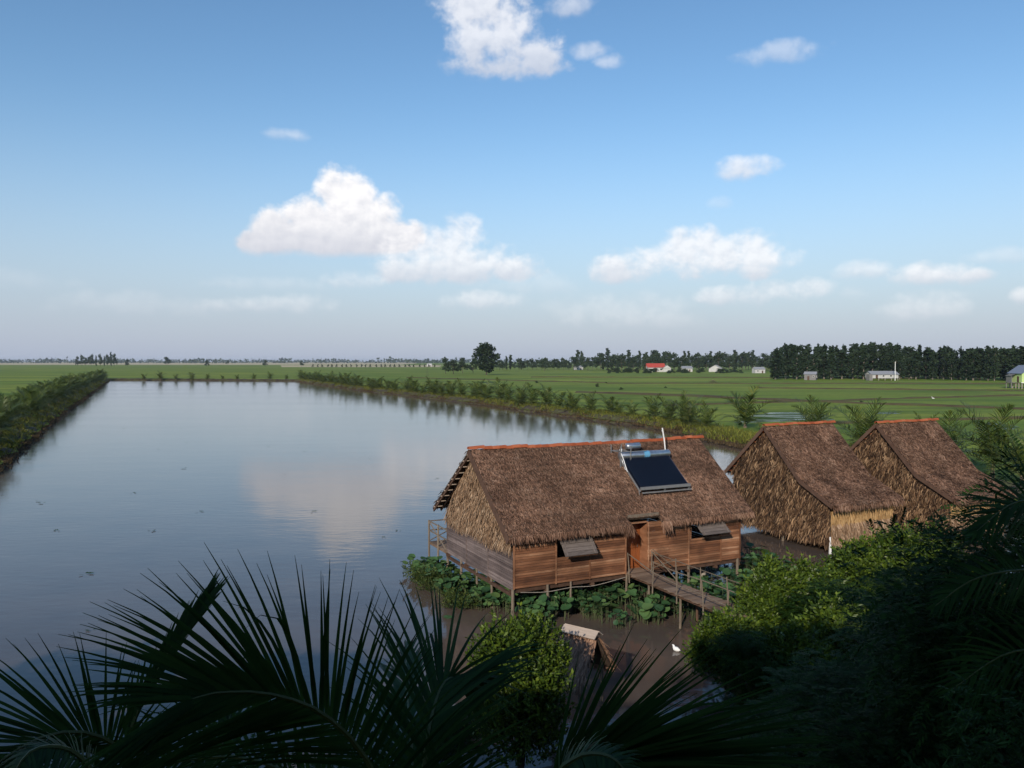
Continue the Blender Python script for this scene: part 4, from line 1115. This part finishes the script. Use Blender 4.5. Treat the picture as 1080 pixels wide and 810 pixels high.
# ------------------------------------------------------------------ lotus and water plants
def lotus(seed, n, rr, h):
    R.seed(seed); st = MB(); lf = MB()
    for i in range(n):
        a = R.uniform(0, 6.28); q = rr * math.sqrt(R.random()); x, y = q * math.cos(a), q * math.sin(a); z = h * R.uniform(.35, 1.1)
        r = R.uniform(.08, .20); tilt = V((R.gauss(0, .42), R.gauss(-.15, .42), 1)).normalized()
        st.tube([(x * .8, y * .8, -.6), (x * .9, y * .9, z * .5), (x, y, z)], .009, 5)
        e1 = tilt.cross(V((0, 1, 0))).normalized(); e2 = tilt.cross(e1); c = V((x, y, z)); m_ = 1 if R.random() < .04 and r < .15 else 0
        b = len(lf.v); K = 12; lf.v.append(tuple(c))
        for rad, up_ in ((.55, .02), (1.0, .06)):
            for k_ in range(K):
                an = 2 * PI * k_ / K; w = 1 + .07 * math.sin(an * 3 + i) + R.uniform(-.03, .03)
                lf.v.append(tuple(c + (e1 * math.cos(an) + e2 * math.sin(an)) * (r * rad * w) + tilt * (up_ * r * 2.2 + .04 * r * math.sin(an * 2 + i))))
        for k_ in range(K):
            k2 = (k_ + 1) % K
            lf.f.append((b, b + 1 + k_, b + 1 + k2)); lf.m.append(m_)
            lf.f.append((b + 1 + k_, b + 1 + K + k_, b + 1 + K + k2, b + 1 + k2)); lf.m.append(m_)
    return lf, st
lot = []
for i in range(5):
    o = empty('lotus_plant', (0, 0, 0), 0, 'lotus', 'lotus'); lf, st = lotus(400 + i, 17 + 2 * i, .60, .66)
    lf.build('leaves', [M['lotus'], M['lotus_dry']], o, smooth=True); st.build('stems', M['stem'], o); lot.append(o)
R.seed(77)
spots = []
def sp(n, x0, x1, y0, y1, k):
    for i in range(n):
        spots.append((hl(R.uniform(x0, x1), R.uniform(y0, y1), 0), k))
sp(24, 2.6, 6.6, -2.6, .9, 'front'); sp(18, 6.4, 9.4, -3.4, -.4, 'front'); sp(12, 6.8, 11.5, -.4, 2.4, 'front'); sp(8, .4, 2.4, -.9, 1.2, 'front')
sp(12, -1.1, .6, .6, 4.2, 'side'); sp(14, -1.3, -.1, 4.2, 8.6, 'side'); sp(5, -1.6, -.5, 7.2, 9.2, 'side')
sp(18, 11.6, 15.0, .5, 6.5, 'gap'); sp(8, 11.8, 14.0, -3.2, .2, 'gap')
LLAB = {'front': ('round lotus leaves in brown water before and under the plank hut', 'lotus in front of the plank hut'),
        'side': ('clump of lotus leaves in the water beside the grey side wall of the plank hut', 'lotus beside the grey side wall'),
        'gap': ('clump of lotus leaves in the water between the plank hut and the middle hut', 'lotus between the first two huts')}
for i, (p, k_) in enumerate(spots):
    place(lot, (p.x, p.y, 0), R.uniform(0, 6.28), R.uniform(.8, 1.15), LLAB[k_][0], 'lotus', LLAB[k_][1])
# leafy water weeds on the left of the hut
wA = empty('water_weed', (0, 0, 0), 0, 'weed', 'water plant')
bush(431, [((0, 0, .35), (.75, .75, .45))], 130, .15, .06, 7, .5).build('foliage', M['weed_leaf'], wA)
for i in range(14):
    p = hl(R.uniform(-1.6, -.5), R.uniform(1.5, 8.8), 0); lab = 'low leafy water weed growing along the grey side of the plank hut'
    if i == 0: wA.location = p; wA.scale = (.7, .7, .6); tag(wA, lab, 'water plant', 'water weeds beside the grey wall')
    else: dup(wA, p, R.uniform(0, 6), R.uniform(.45, .75), lab, 'water plant', 'water weeds beside the grey wall')
# single floating pads and scraps out on the pond
fp = MB(); 
for i in range(6):
    a = R.uniform(0, 6.28); q = V((math.cos(a) * .06, math.sin(a) * .06, .02)); leaf(fp, q, V((math.cos(a), math.sin(a), .15)), V((0, 0, 1)), .16, .08)
fpo = fp.build('floating_plant', M['shade_leaf'])
flo = [(40,529),(45,531),(90,606),(195,494),(196,467),(390,484),(420,470),(378,458),(160,560),(283,471),(322,476),(168,474),(230,463),(420,560),(300,500),(255,640),(96,665),(60,560),(345,452),(190,452),(330,540),(140,520),(210,540),(460,505),(405,567),(440,446),(250,430),(365,432),(130,452)]
for i, (px, py) in enumerate(flo):
    p = G(px, py, .0); o = fpo if i == 0 else fpo.copy()
    if i: COL.objects.link(o)
    s = R.uniform(.7, 1.5) * (1.25 if i < 3 else .8); o.location = (p.x, p.y, .01); o.rotation_euler = (0, 0, R.uniform(0, 6)); o.scale = (s * R.uniform(1, 1.8), s, s)
    tag(o, 'small dark plant scrap floating on the open pond', 'water plant', 'plant scraps floating on the pond')
p = G(473, 651, 0)
lp = MB(); K = 14
lp.v.append((0, 0, .012))
for k_ in range(K): lp.v.append((.22 * math.cos(2*PI*k_/K), .2 * math.sin(2*PI*k_/K), .02 + .012 * math.sin(k_ * 1.7)))
for k_ in range(K): lp.f.append((0, 1 + k_, 1 + (k_ + 1) % K)); lp.m.append(0)
o = lp.build('lily_pad', M['lotus']); o.location = p; tag(o, 'single round green pad lying on the brown water left of the hut', 'lily pad')
o2 = o.copy(); COL.objects.link(o2); q = P(450, 586, 36); o2.location = (G(441, 603, 0).x, G(441, 603, 0).y, .0); o2.scale = (1.5, 1.5, 1); o2.rotation_euler = (0, 0, 2); tag(o2, 'round pad on the water at the edge of the lotus by the veranda post', 'lily pad')

# white birds
def bird(loc, rz, s, label, legs):
    o = empty('white_bird', loc, rz, label, 'bird'); mb = MB()
    z = .30 if legs else .06
    mb.tube([(-.36,0,z+.04),(-.25,0,z+.06),(-.1,0,z+.08),(.06,0,z+.10),(.16,0,z+.15),(.20,0,z+.24),(.19,0,z+.34),(.22,0,z+.40),(.27,0,z+.40),(.36,0,z+.385)], [.008,.05,.10,.10,.065,.035,.028,.04,.032,.004], 10)
    if not legs:
        mb = MB(); mb.tube([(-.34,0,.10),(-.24,0,.10),(-.1,0,.12),(.06,0,.14),(.13,0,.22),(.15,0,.31),(.20,0,.33),(.28,0,.315)], [.008,.09,.15,.14,.09,.06,.05,.006], 12)
    mb.build('body', M['bird'], o, smooth=True)
    if legs:
        for s_ in (-1, 1):
            mb = MB(); mb.tube([(-.05, s_ * .04, z), (-.03, s_ * .04, z * .5), (-.05, s_ * .04, 0)], .009, 5); mb.build('leg', M['bird_leg'], o)
    o.scale = (s,) * 3
    return o
p = G(708, 692, 0); bird((p.x + .25, p.y + .5, 0), 2.4, .55, 'small white bird resting on the dark water of the inlet', False)
p = G(984, 422, GZ); bird((p.x, p.y, GZ), 3.0, 1.2, 'white bird standing in the rice field beyond the farthest hut', True)

# ------------------------------------------------------------------ far trees
def tree_mesh(seed, h, shape, ncard, card, crown0=.25, wid=.3):
    R.seed(seed); mb = MB(); tr = MB()
    tr.tube([(0, 0, -.5), (h * .01, 0, h * .3), (0, h * .01, h * .7), (0, 0, h * .93)], [h * .018, h * .014, h * .009, h * .003], 6)
    lobes = []
    nl = {'round': 9, 'column': 10, 'lone': 16}[shape]
    for i in range(nl):
        if shape == 'lone':
            zz = crown0 + (1 - crown0) * ((i + .6) / nl) * .93; a = i * 2.4; rr = wid * h * .62 * math.sin(PI * (.12 + .80 * (i + .5) / nl)) * R.uniform(.3, 1.1)
            lobes.append((V((math.cos(a) * rr, math.sin(a) * rr, zz * h)), h * wid * R.uniform(.3, .5), h * R.uniform(.07, .12)))
        elif shape == 'round':
            a = i * 2.4; zz = crown0 + (1 - crown0) * R.uniform(.25, .9); rr = wid * h * R.uniform(.3, .85) * math.sin(PI * min(.95, (zz - crown0) / (1 - crown0) * .8 + .2))
            lobes.append((V((math.cos(a) * rr, math.sin(a) * rr, zz * h)), h * wid * R.uniform(.28, .5), h * R.uniform(.09, .15)))
        else:
            zz = crown0 + (1 - crown0) * (i + .5) / nl; rr = wid * h * .35 * R.uniform(.2, 1)
            a = i * 2.4; wdt = h * wid * (1.0 - .55 * ((i + .5) / nl) ** 1.5) * R.uniform(.6, 1.05)
            lobes.append((V((math.cos(a) * rr, math.sin(a) * rr, zz * h)), wdt * .8, h * R.uniform(.06, .11)))
        c = lobes[-1][0]
        tr.tube([(0, 0, c.z * .72), tuple(c * .5 + V((0, 0, c.z * .42))), tuple(c)], [h * .007, h * .005, h * .002], 5)
    for c, rh, rv in lobes:
        for i in range(ncard // nl):
            d = rnd_dir(); k_ = R.random() ** .4 * (1.15 if R.random() < .12 else 1)
            p = c + V((d.x * rh * k_, d.y * rh * k_, d.z * rv * k_)); s_ = card * R.uniform(.5, 1.3)
            leaf(mb, p, rnd_dir(), rnd_dir(), s_ * 1.3, s_)
    return mb, tr
def tree_proto(name, seed, h, shape, ncard, card, crown0, wid, lm, bark='bark'):
    o = empty(name, (0, 0, 0)); a, b = tree_mesh(seed, h, shape, ncard, card, crown0, wid)
    a.build('crown', M[lm], o); b.build('trunk', M[bark], o); return o
grove = [tree_proto('slender_tree', 500 + i, 19, 'column', 800, 1.0, .12, .16, 'tree_leaf', 'bark_pale') for i in range(4)]
mids = [tree_proto('field_tree', 520 + i, 12, 'round', 560, .95, .08, .42, 'tree_leaf_mid') for i in range(3)] + [tree_proto('field_tree', 530, 14, 'column', 420, .95, .15, .17, 'tree_leaf_mid')]
R.seed(41)
gl = 'slender dark tree in the dense grove behind the long shed and green house'
def grove_h(px):   # outline of the grove's top
    pts = [(812,371),(830,366),(860,365),(880,368),(905,364),(930,362),(955,367),(975,368),(1000,368),(1030,369),(1060,366),(1100,362),(1160,362)]
    for (a, b), (c, d) in zip(pts[:-1], pts[1:]):
        if a <= px <= c: return b + (d - b) * (px - a) / (c - a)
    return 366
for rank, (dd, step, py0) in enumerate(((430, 9, 0), (450, 8, -.8), (478, 8, -.5))):
    px = 818 + rank * 3
    while px < 1150:
        d = dd + R.uniform(-8, 8) - max(0, (px - 960) / 190) * 60
        top = P(px, grove_h(px) + (R.uniform(-1.5, 5) + (R.uniform(3, 10) if R.random() < .22 else 0)) - rank * .5, d); h = top.z - GZ
        place(grove, (top.x, top.y, GZ), R.uniform(0, 6.28), (R.uniform(.75, 1.55), R.uniform(.75, 1.55), h / 19.0), gl, 'tree', 'trees of the dense grove')
        px += step * R.uniform(.7, 1.3)
ml = 'dark tree in the broken tree line behind the red roofed house'
px = 524
while px < 826:
    d = R.uniform(800, 980); base = 12
    hpx = 8 + 5 * max(0, mnoise.noise(V((px * .05, 3, 0)))) + (5 if 600 < px < 820 else 0) + R.uniform(-2, 3) + (5 if R.random() < .08 else 0)
    top = P(px, 388.5 - hpx, d); h = max(5, top.z - GZ)
    place(mids, (top.x, top.y, GZ), R.uniform(0, 6.28), (h / 12 * R.uniform(.8, 1.2), h / 12 * R.uniform(.8, 1.2), h / 12), ml, 'tree', 'trees of the middle tree line')
    px += R.uniform(2.0, 5.0)
for i in range(46):
    px = R.uniform(640, 826); p = P(px, 390, R.uniform(640, 720)); s = R.uniform(.25, .42)
    place(mids[:3], (p.x, p.y, GZ - .8), R.uniform(0, 6.28), (s * 1.7, s * 1.7, s), 'low dark hedge bush in front of the broken tree line', 'bush', 'hedge bushes before the tree line')
# the big lone tree and its small neighbours
bt = empty('lone_tree', (0, 0, GZ), 0, 'largest lone tree, dark spreading crown, standing in the open rice field', 'tree')
a, b = tree_mesh(615, 22, 'lone', 3600, 1.0, .16, .36); a.build('crown', M['tree_leaf'], bt); b.build('trunk', M['bark'], bt)
p = P(513, 392, 565); bt.location = (p.x, p.y, GZ); bt.scale = (1.35, 1.35, 1.0)
for (px, top, d, w, lab) in ((470,377.5,620,1.0,'small round tree, leftmost of those beside the lone tree'),(478,380,600,1.5,'broad low bush between the small round trees beside the lone tree'),(488,377.5,640,1.0,'small round tree left of the lone tree'),(499,377,650,.8,'thin pale tree just left of the lone tree')):
    q = P(px, top, d); h = q.z - GZ; place(mids[:3], (q.x, q.y, GZ), px, (h / 12 * w, h / 12 * w, h / 12), lab, 'tree', None)
for (px, py, sc_) in ((630,408,.13),(566,404,.11),(908,425,.07),(655,411,.09),(702,409,.07)):
    q = G(px, py, GZ); place(mids[:3], (q.x, q.y, GZ - .3), px, (sc_ * 1.6, sc_ * 1.6, sc_), 'small scrub bush on a dyke out in the rice fields', 'bush', 'scrub bushes on the dykes')
# thin clump far across the fields on the left
for i in range(11):
    px = 82 + i * 3.9 + R.uniform(-1, 1); q = P(px, 373.5 + R.uniform(-.5, 4), 1500); h = q.z - GZ
    place(mids, (q.x, q.y, GZ), R.uniform(0, 6), (h / 12 * .62, h / 12 * .62, h / 12), 'thin tree in the small clump far across the fields beyond the left bank', 'tree', 'far clump of thin trees')
for (px, top, d, w) in ((134,379.5,1500,1),(176,376.5,1900,1.3),(218,380,1400,1),(280,379.5,1400,1),(318,381,1350,1),(240,380,2100,1)):
    q = P(px, top, d); h = q.z - GZ; place(mids[:3], (q.x, q.y, GZ), px, (h / 12 * w, h / 12 * w, h / 12), 'lone small tree far out on the fields across the pond', 'tree', 'lone far field trees')
for i in range(26):
    px = 330 + i * 5.1 + R.uniform(-.8, .8); q = P(px, 384.3, 1250); place(mids[:3], (q.x, q.y, GZ), px, (.42, .42, .40), 'small round tree in the evenly spaced row before the yellow field', 'tree', 'row of small far trees')
# far tree line on the horizon
R.seed(43); mb = MB()
for i in range(900):
    px = R.uniform(-20, 1100) if i % 3 else R.uniform(-20, 520); d = R.uniform(3800, 6500); q = P(px, 381, d); w = R.uniform(14, 45); h = R.uniform(8, 26) * (1 + .5 * mnoise.noise(V((px * .03, 1, 1))))
    for k_ in range(10):
        c = V((q.x + R.uniform(-w, w), q.y + R.uniform(-20, 20), GZ + h * R.uniform(.05, .85))); leaf(mb, c, rnd_dir(), rnd_dir(), h * .55, h * .5)
o = mb.build('far_treeline', M['tree_leaf_mid']); tag(o, 'far bluish line of trees along the horizon', 'trees', None, 'stuff')

# ------------------------------------------------------------------ far buildings
def gable_house(name, loc, rz, w, d, hw, hr, wall, roof, label, cat, stilts=0.0, wins=(), over=.5, door=None, posts=False):
    o = empty(name, loc, rz, label, cat)
    z0 = stilts; mb = MB()
    for (x0, y0, x1, y1) in ((-w/2,-d/2,w/2,-d/2),(w/2,-d/2,w/2,d/2),(w/2,d/2,-w/2,d/2),(-w/2,d/2,-w/2,-d/2)):
        top0 = top1 = z0 + hw
        if y0 != y1: mb.face([(x0,y0,z0),(x1,y1,z0),(x1,y1,z0+hw),(x1,0,z0+hw+hr),(x0,y0,z0+hw)])
        else: mb.face([(x0,y0,z0),(x1,y1,z0),(x1,y1,z0+hw),(x0,y0,z0+hw)])
    mb.face([(-w/2,-d/2,z0),(-w/2,d/2,z0),(w/2,d/2,z0),(w/2,-d/2,z0)])
    mb.build('wall', wall, o)
    mb = MB(); sl_ = math.hypot(d / 2, hr)
    for s_ in (-1, 1):
        e = V((0, s_ * d / 2, -hr)).normalized(); n = EX.cross(e); n = n if n.z > 0 else -n
        slab(mb, V((-w/2 - over, 0, z0 + hw + hr + .12)), EX, e, n, 0, w + 2 * over, 0, sl_ + over, .1)
        for k_ in range(int(w / 1.2)): mb.beam(V((-w/2 + k_ * 1.2, 0, z0+hw+hr+.15)), V((-w/2 + k_ * 1.2, 0, z0+hw+hr+.15)) + e * (sl_ + over), .06, .05)
    mb.build('roof', roof, o)
    for (x, y, z, ww, hh, face) in wins:
        mb = MB(); wf = MB(); t_ = .08
        if face == 'y':
            mb.box((x, -d/2 - .02, z0 + z), ww, .06, hh)
            for a_ in (-ww/2, ww/2): wf.box((x + a_, -d/2 - .05, z0 + z), t_, .1, hh + t_)
            for a_ in (-hh/2, hh/2): wf.box((x, -d/2 - .055, z0 + z + a_), ww + t_, .1, t_)
        else:
            sx_ = 1 if face == 'x' else -1
            mb.box((sx_ * (w/2 + .02), y, z0 + z), .06, ww, hh)
            for a_ in (-ww/2, ww/2): wf.box((sx_ * (w/2 + .05), y + a_, z0 + z), .1, t_, hh + t_)
            for a_ in (-hh/2, hh/2): wf.box((sx_ * (w/2 + .055), y, z0 + z + a_), .1, ww + t_, t_)
        wo = mb.build('window', M['glass_dark'], o); wf.build('frame', M['white_paint'], wo)
    if door:
        x, ww, hh = door; mb = MB(); mb.box((x, -d/2 - .03, z0 + hh / 2 + .02), ww, .06, hh); mb.build('door', M['wood_dark'], o)
    if stilts:
        n = 0
        for x in [(-w/2 + .2) + i * (w - .4) / 4 for i in range(5)]:
            for y in (-d/2 + .2, d/2 - .2):
                mb = MB(); mb.box((x, y, z0 / 2 - .3), .28, .28, z0 + .58); mb.build('stilt', M['concrete'], o)
    return o
q = P(691, 391.5, 730)
rh = gable_house('red_roof_house', (q.x, q.y, GZ), .0, 15, 10, 4.4, 3.2, M['white_wall'], M['red_roof'], 'white house with bright red roof in front of the broken tree line', 'house', 0, [(-4,0,2.4,2,1.6,'y'),(4.5,0,2.4,2,1.6,'y')], .8, (0, 1.4, 2.4))
mb = MB(); e = rh
mb.box((9.5, -3, 1.7), 7, 7, 3.4); mb.face([(5.6,-6.9,3.3),(13.4,-6.9,3.3),(9.5,-6.9,6.0)]); mb.build('wing', M['white_wall'], rh)
mb = MB()
for s_ in (-1, 1):
    mb.face([(9.5, -7.3, 6.2), (9.5, 1, 6.2), (9.5 + s_ * 4.4, 1, 3.3), (9.5 + s_ * 4.4, -7.3, 3.3)])
mb.build('wing_roof', M['grey_sheet'], rh)
mb = MB()
for i in range(5): mb.box((-7 + i * 1.9, -7.2, 1.5), .25, .25, 3.0)
mb.box((-3.2, -7.0, 3.1), 9, 4, .15); mb.build('porch', M['white_wall'], rh)
q = P(724, 389.5, 735); gable_house('white_shed', (q.x, q.y, GZ), .1, 9, 7, 3.2, 1.9, M['white_wall'], M['grey_sheet'], 'small pale shed with grey roof right of the red roofed house', 'shed', 0, [(-2,0,1.8,1.6,1,'y')], .4, (2, 1.2, 2.1))
q = P(755, 389.5, 735); gable_house('white_shed', (q.x, q.y, GZ), 1.2, 12, 11, 3.0, 3.2, M['white_wall'], M['grey_sheet'], 'pale wide gabled farm building among the trees, between two small sheds', 'shed', 0, [(0,-2.5,1.7,1.6,1.1,'x'),(0,2.5,1.7,1.6,1.1,'x')], .6, (2, 1.2, 2.1))
q = P(800, 390.5, 650); gable_house('white_shed', (q.x, q.y, GZ), .15, 8.5, 6, 3.2, 1.7, M['white_wall'], M['grey_sheet'], 'small pale shed just left of the dense grove', 'shed', 0, [(-2,0,1.8,1.4,1,'y')], .4, (2, 1.2, 2.1))
q = P(855, 399, 412); gable_house('grey_shed', (q.x, q.y, GZ), -.5, 5.6, 4.6, 3.0, 1.2, M['grey_wall'], M['grey_sheet'], 'small dark grey shed at the edge of the grove, near its left end', 'shed', 0, [(1.6,0,1.9,.8,.8,'y'),(0,.5,1.9,1.0,1.2,'x')], .35, (-.8, 1.0, 2.0))
q = P(930, 400, 405); ws = gable_house('long_shed', (q.x, q.y, GZ), .12, 14, 6, 2.0, 1.5, M['white_wall'], M['grey_sheet'], 'long low shed with wide pale sheet roof in front of the grove', 'shed', 1.1, [(-1,0,1.2,1.1,.8,'y'),(3,0,1.2,1.1,.8,'y')], .5, (-4.5, 1.2, 1.8))
mb = MB(); mb.box((-7.9, -2.0, 1.6), 1.6, 3, 3.2); mb.build('lean_to', M['grey_wall'], ws)
q = P(944, 401, 398); pl = empty('white_pole', (q.x, q.y, GZ), 0, 'thin white pole standing at the right end of the long shed', 'pole')
mb = MB(); mb.tube([(0, 0, -.5), (0, 0, 9.4)], [.2, .13], 8); mb.build('shaft', M['white_paint'], pl); mb = MB(); mb.beam((-.9, 0, 8.9), (.9, 0, 8.9), .12); mb.build('crossarm', M['wood_dark'], pl)
q = P(1082, 405, 285); gh = gable_house('green_house', (q.x, q.y, GZ), math.radians(-90), 7.4, 7.6, 3.3, 2.6, M['green_wall'], M['slate_roof'], 'lime green house on stilts with slate blue roof at the end of the grove', 'house', 2.2, [(0,-.2,2.0,2.0,1.3,'x'),(-2,0,1.9,1.2,1.2,'y')], .6, (1.6, 1.1, 2.1))
mb = MB(); mb.box((-1.0, -4.7, 2.1), 3.4, 1.8, .18); mb.box((-1.0, -5.4, 3.3), 3.2, .12, 2.2)
for x in (-2.5, .5): mb.box((x, -5.4, 1.0), .2, .2, 2.2)
mb.face([(-2.9,-3.7,5.2),(.9,-3.7,5.2),(.9,-5.8,4.5),(-2.9,-5.8,4.5)]); mb.build('side_porch', M['grey_wall'], gh)
mb = MB(); mb.box((3.85, 0, 2.1), .3, 8.2, .22); mb.build('white_sill', M['white_paint'], gh)
q = P(453, 382, 1500); gable_house('white_shed', (q.x, q.y, GZ), 0, 9, 6, 3.6, 1.6, M['white_wall'], M['white_wall'], 'tiny white building far off left of the lone tree', 'shed', 0, [(-2,0,1.8,1.6,1,'y')], .3, (2, 1.2, 2.1))
q = P(610, 384, 900); gable_house('white_shed', (q.x, q.y, GZ), .2, 9, 6, 3.2, 1.6, M['white_wall'], M['grey_sheet'], 'small white building half hidden in the tree line left of the red roofed house', 'shed', 0, [(-2,0,1.8,1.6,1,'y')], .4, (2, 1.2, 2.1))
mb = MB(); R.seed(8)
for i in range(260):
    d = rnd_dir(); p = V((d.x * 1.6, d.y * 1.2, abs(d.z) * 1.0)); leaf(mb, p, V((d.x, d.y, .2)), d, .7, .22)
o = mb.build('straw_heap', M['straw']); q = G(752, 404, GZ); o.location = q; tag(o, 'pale straw heap on the dyke in the rice field', 'straw heap')

# ------------------------------------------------------------------ unseen lodge and trees, added behind the view to shade the foreground
lod = empty('added_shade_lodge', (-4, -6.2, .3), 0, 'added unseen timber lodge with thatched roof, shading the foreground from behind the viewpoint', 'lodge')
mb = MB()
for fl0 in (.6, 4.4, 8.1):
    planks_x(mb, -9.5, 9.5, 3.2, fl0, fl0 + 3.2, .16, [(-.6, .6, fl0, fl0 + 2.2), (-4, -2.4, fl0 + .9, fl0 + 2.2), (2.4, 4, fl0 + .9, fl0 + 2.2)])
    for x in (-9.5, 9.5): planks_y(mb, -3.2, 3.2, x, fl0, fl0 + 3.2, .16)
    planks_x(mb, -9.5, 9.5, -3.2, fl0, fl0 + 3.2, .16)
mb.build('walls', M['wood_red'], lod)
mb = MB()
for z in (.55, 4.3, 8.0): mb.box((0, 1.0, z), 19.4, 11.2 if z > 5 else 7, .14)
mb.build('floors', M['wood_deck'], lod)
mb = MB()
for s_ in (-1, 1):
    e = V((0, s_ * 4.2, -3.4)).normalized(); n = EX.cross(e); n = n if n.z > 0 else -n
    slab(mb, V((-10.5, 0, 14.6)), EX, e, n, 0, 21, 0, 5.4, .2, 1); thatch(mb, V((-10.5, 0, 14.6)), EX, e, n, 21, 5.4, 4500, .5, .08)
mb.build('thatched_roof', [M['thatch'], M['thatch_base']], lod)
for x in (-9.3, -1, 9.3):
    for y in (-3, 3.1, 6.2):
        mb = MB(); mb.tube([(x, y, -.6), (x, y, 8.0 if y > 5 else 11.3)], .14, 8); mb.build('post', M['wood_post'], lod)
behind = [tree_proto('added_shade_tree', 700 + i, 15.5, 'round', 5200, .62, .25, .34, 'shade_leaf') for i in range(2)]  # out-of-view trees added to keep the sun off the foreground
R.seed(3)
for i, (x, y, s, lab) in enumerate(((-17.5, -4, .97, 'added unseen tree casting shade, beside the lodge on its pond side'), (-25, -5, .98, 'added unseen tree casting shade, farther along the bank from the lodge'), (10.5, -1.5, 1.0, 'added unseen tree casting shade, at the lodge corner by the thicket'),
                        (14, -.5, 1.0, 'added unseen tree casting shade, behind the thicket'), (11, 4.2, .8, 'added unseen tree casting shade over the near thicket'), (20, 5, .95, 'added unseen tree casting shade, inland of the thicket'), (-4, -12, 1.24, 'tallest added unseen tree casting shade, behind the lodge, its crown above the ridge'), (2, -11, 1.2, 'second added unseen tree casting shade, behind the lodge, above the ridge'), (8, -9, 1.1, 'added unseen tree casting shade, behind the lodge on the thicket side'), (7.5, -3.4, 1.05, 'added unseen tree casting shade, against the lodge roof'))):
    src = behind[i % 2]
    if i < 2: src.location = (x, y, .3); src.scale = (s,) * 3; tag(src, lab, 'tree')
    else: dup(src, (x, y, .3), i * 1.1, s, lab, 'tree')

# ------------------------------------------------------------------ air
mb = MB(); mb.box((0, 0, 14.5), 25200, 25200, 34)
hm = bpy.data.materials.new('haze_air'); hm.use_nodes = True; hn = hm.node_tree
hn.nodes.remove(hn.nodes['Principled BSDF']); vol = N(hn, 'ShaderNodeVolumePrincipled')
vol.inputs['Color'].default_value = (.80, .88, 1.0, 1); vol.inputs['Density'].default_value = 0.00006; vol.inputs['Anisotropy'].default_value = 0.1
hn.links.new(vol.outputs[0], hn.nodes['Material Output'].inputs['Volume'])
o = mb.build('haze', hm); tag(o, 'pale blue haze over the fields', 'haze', None, 'stuff')
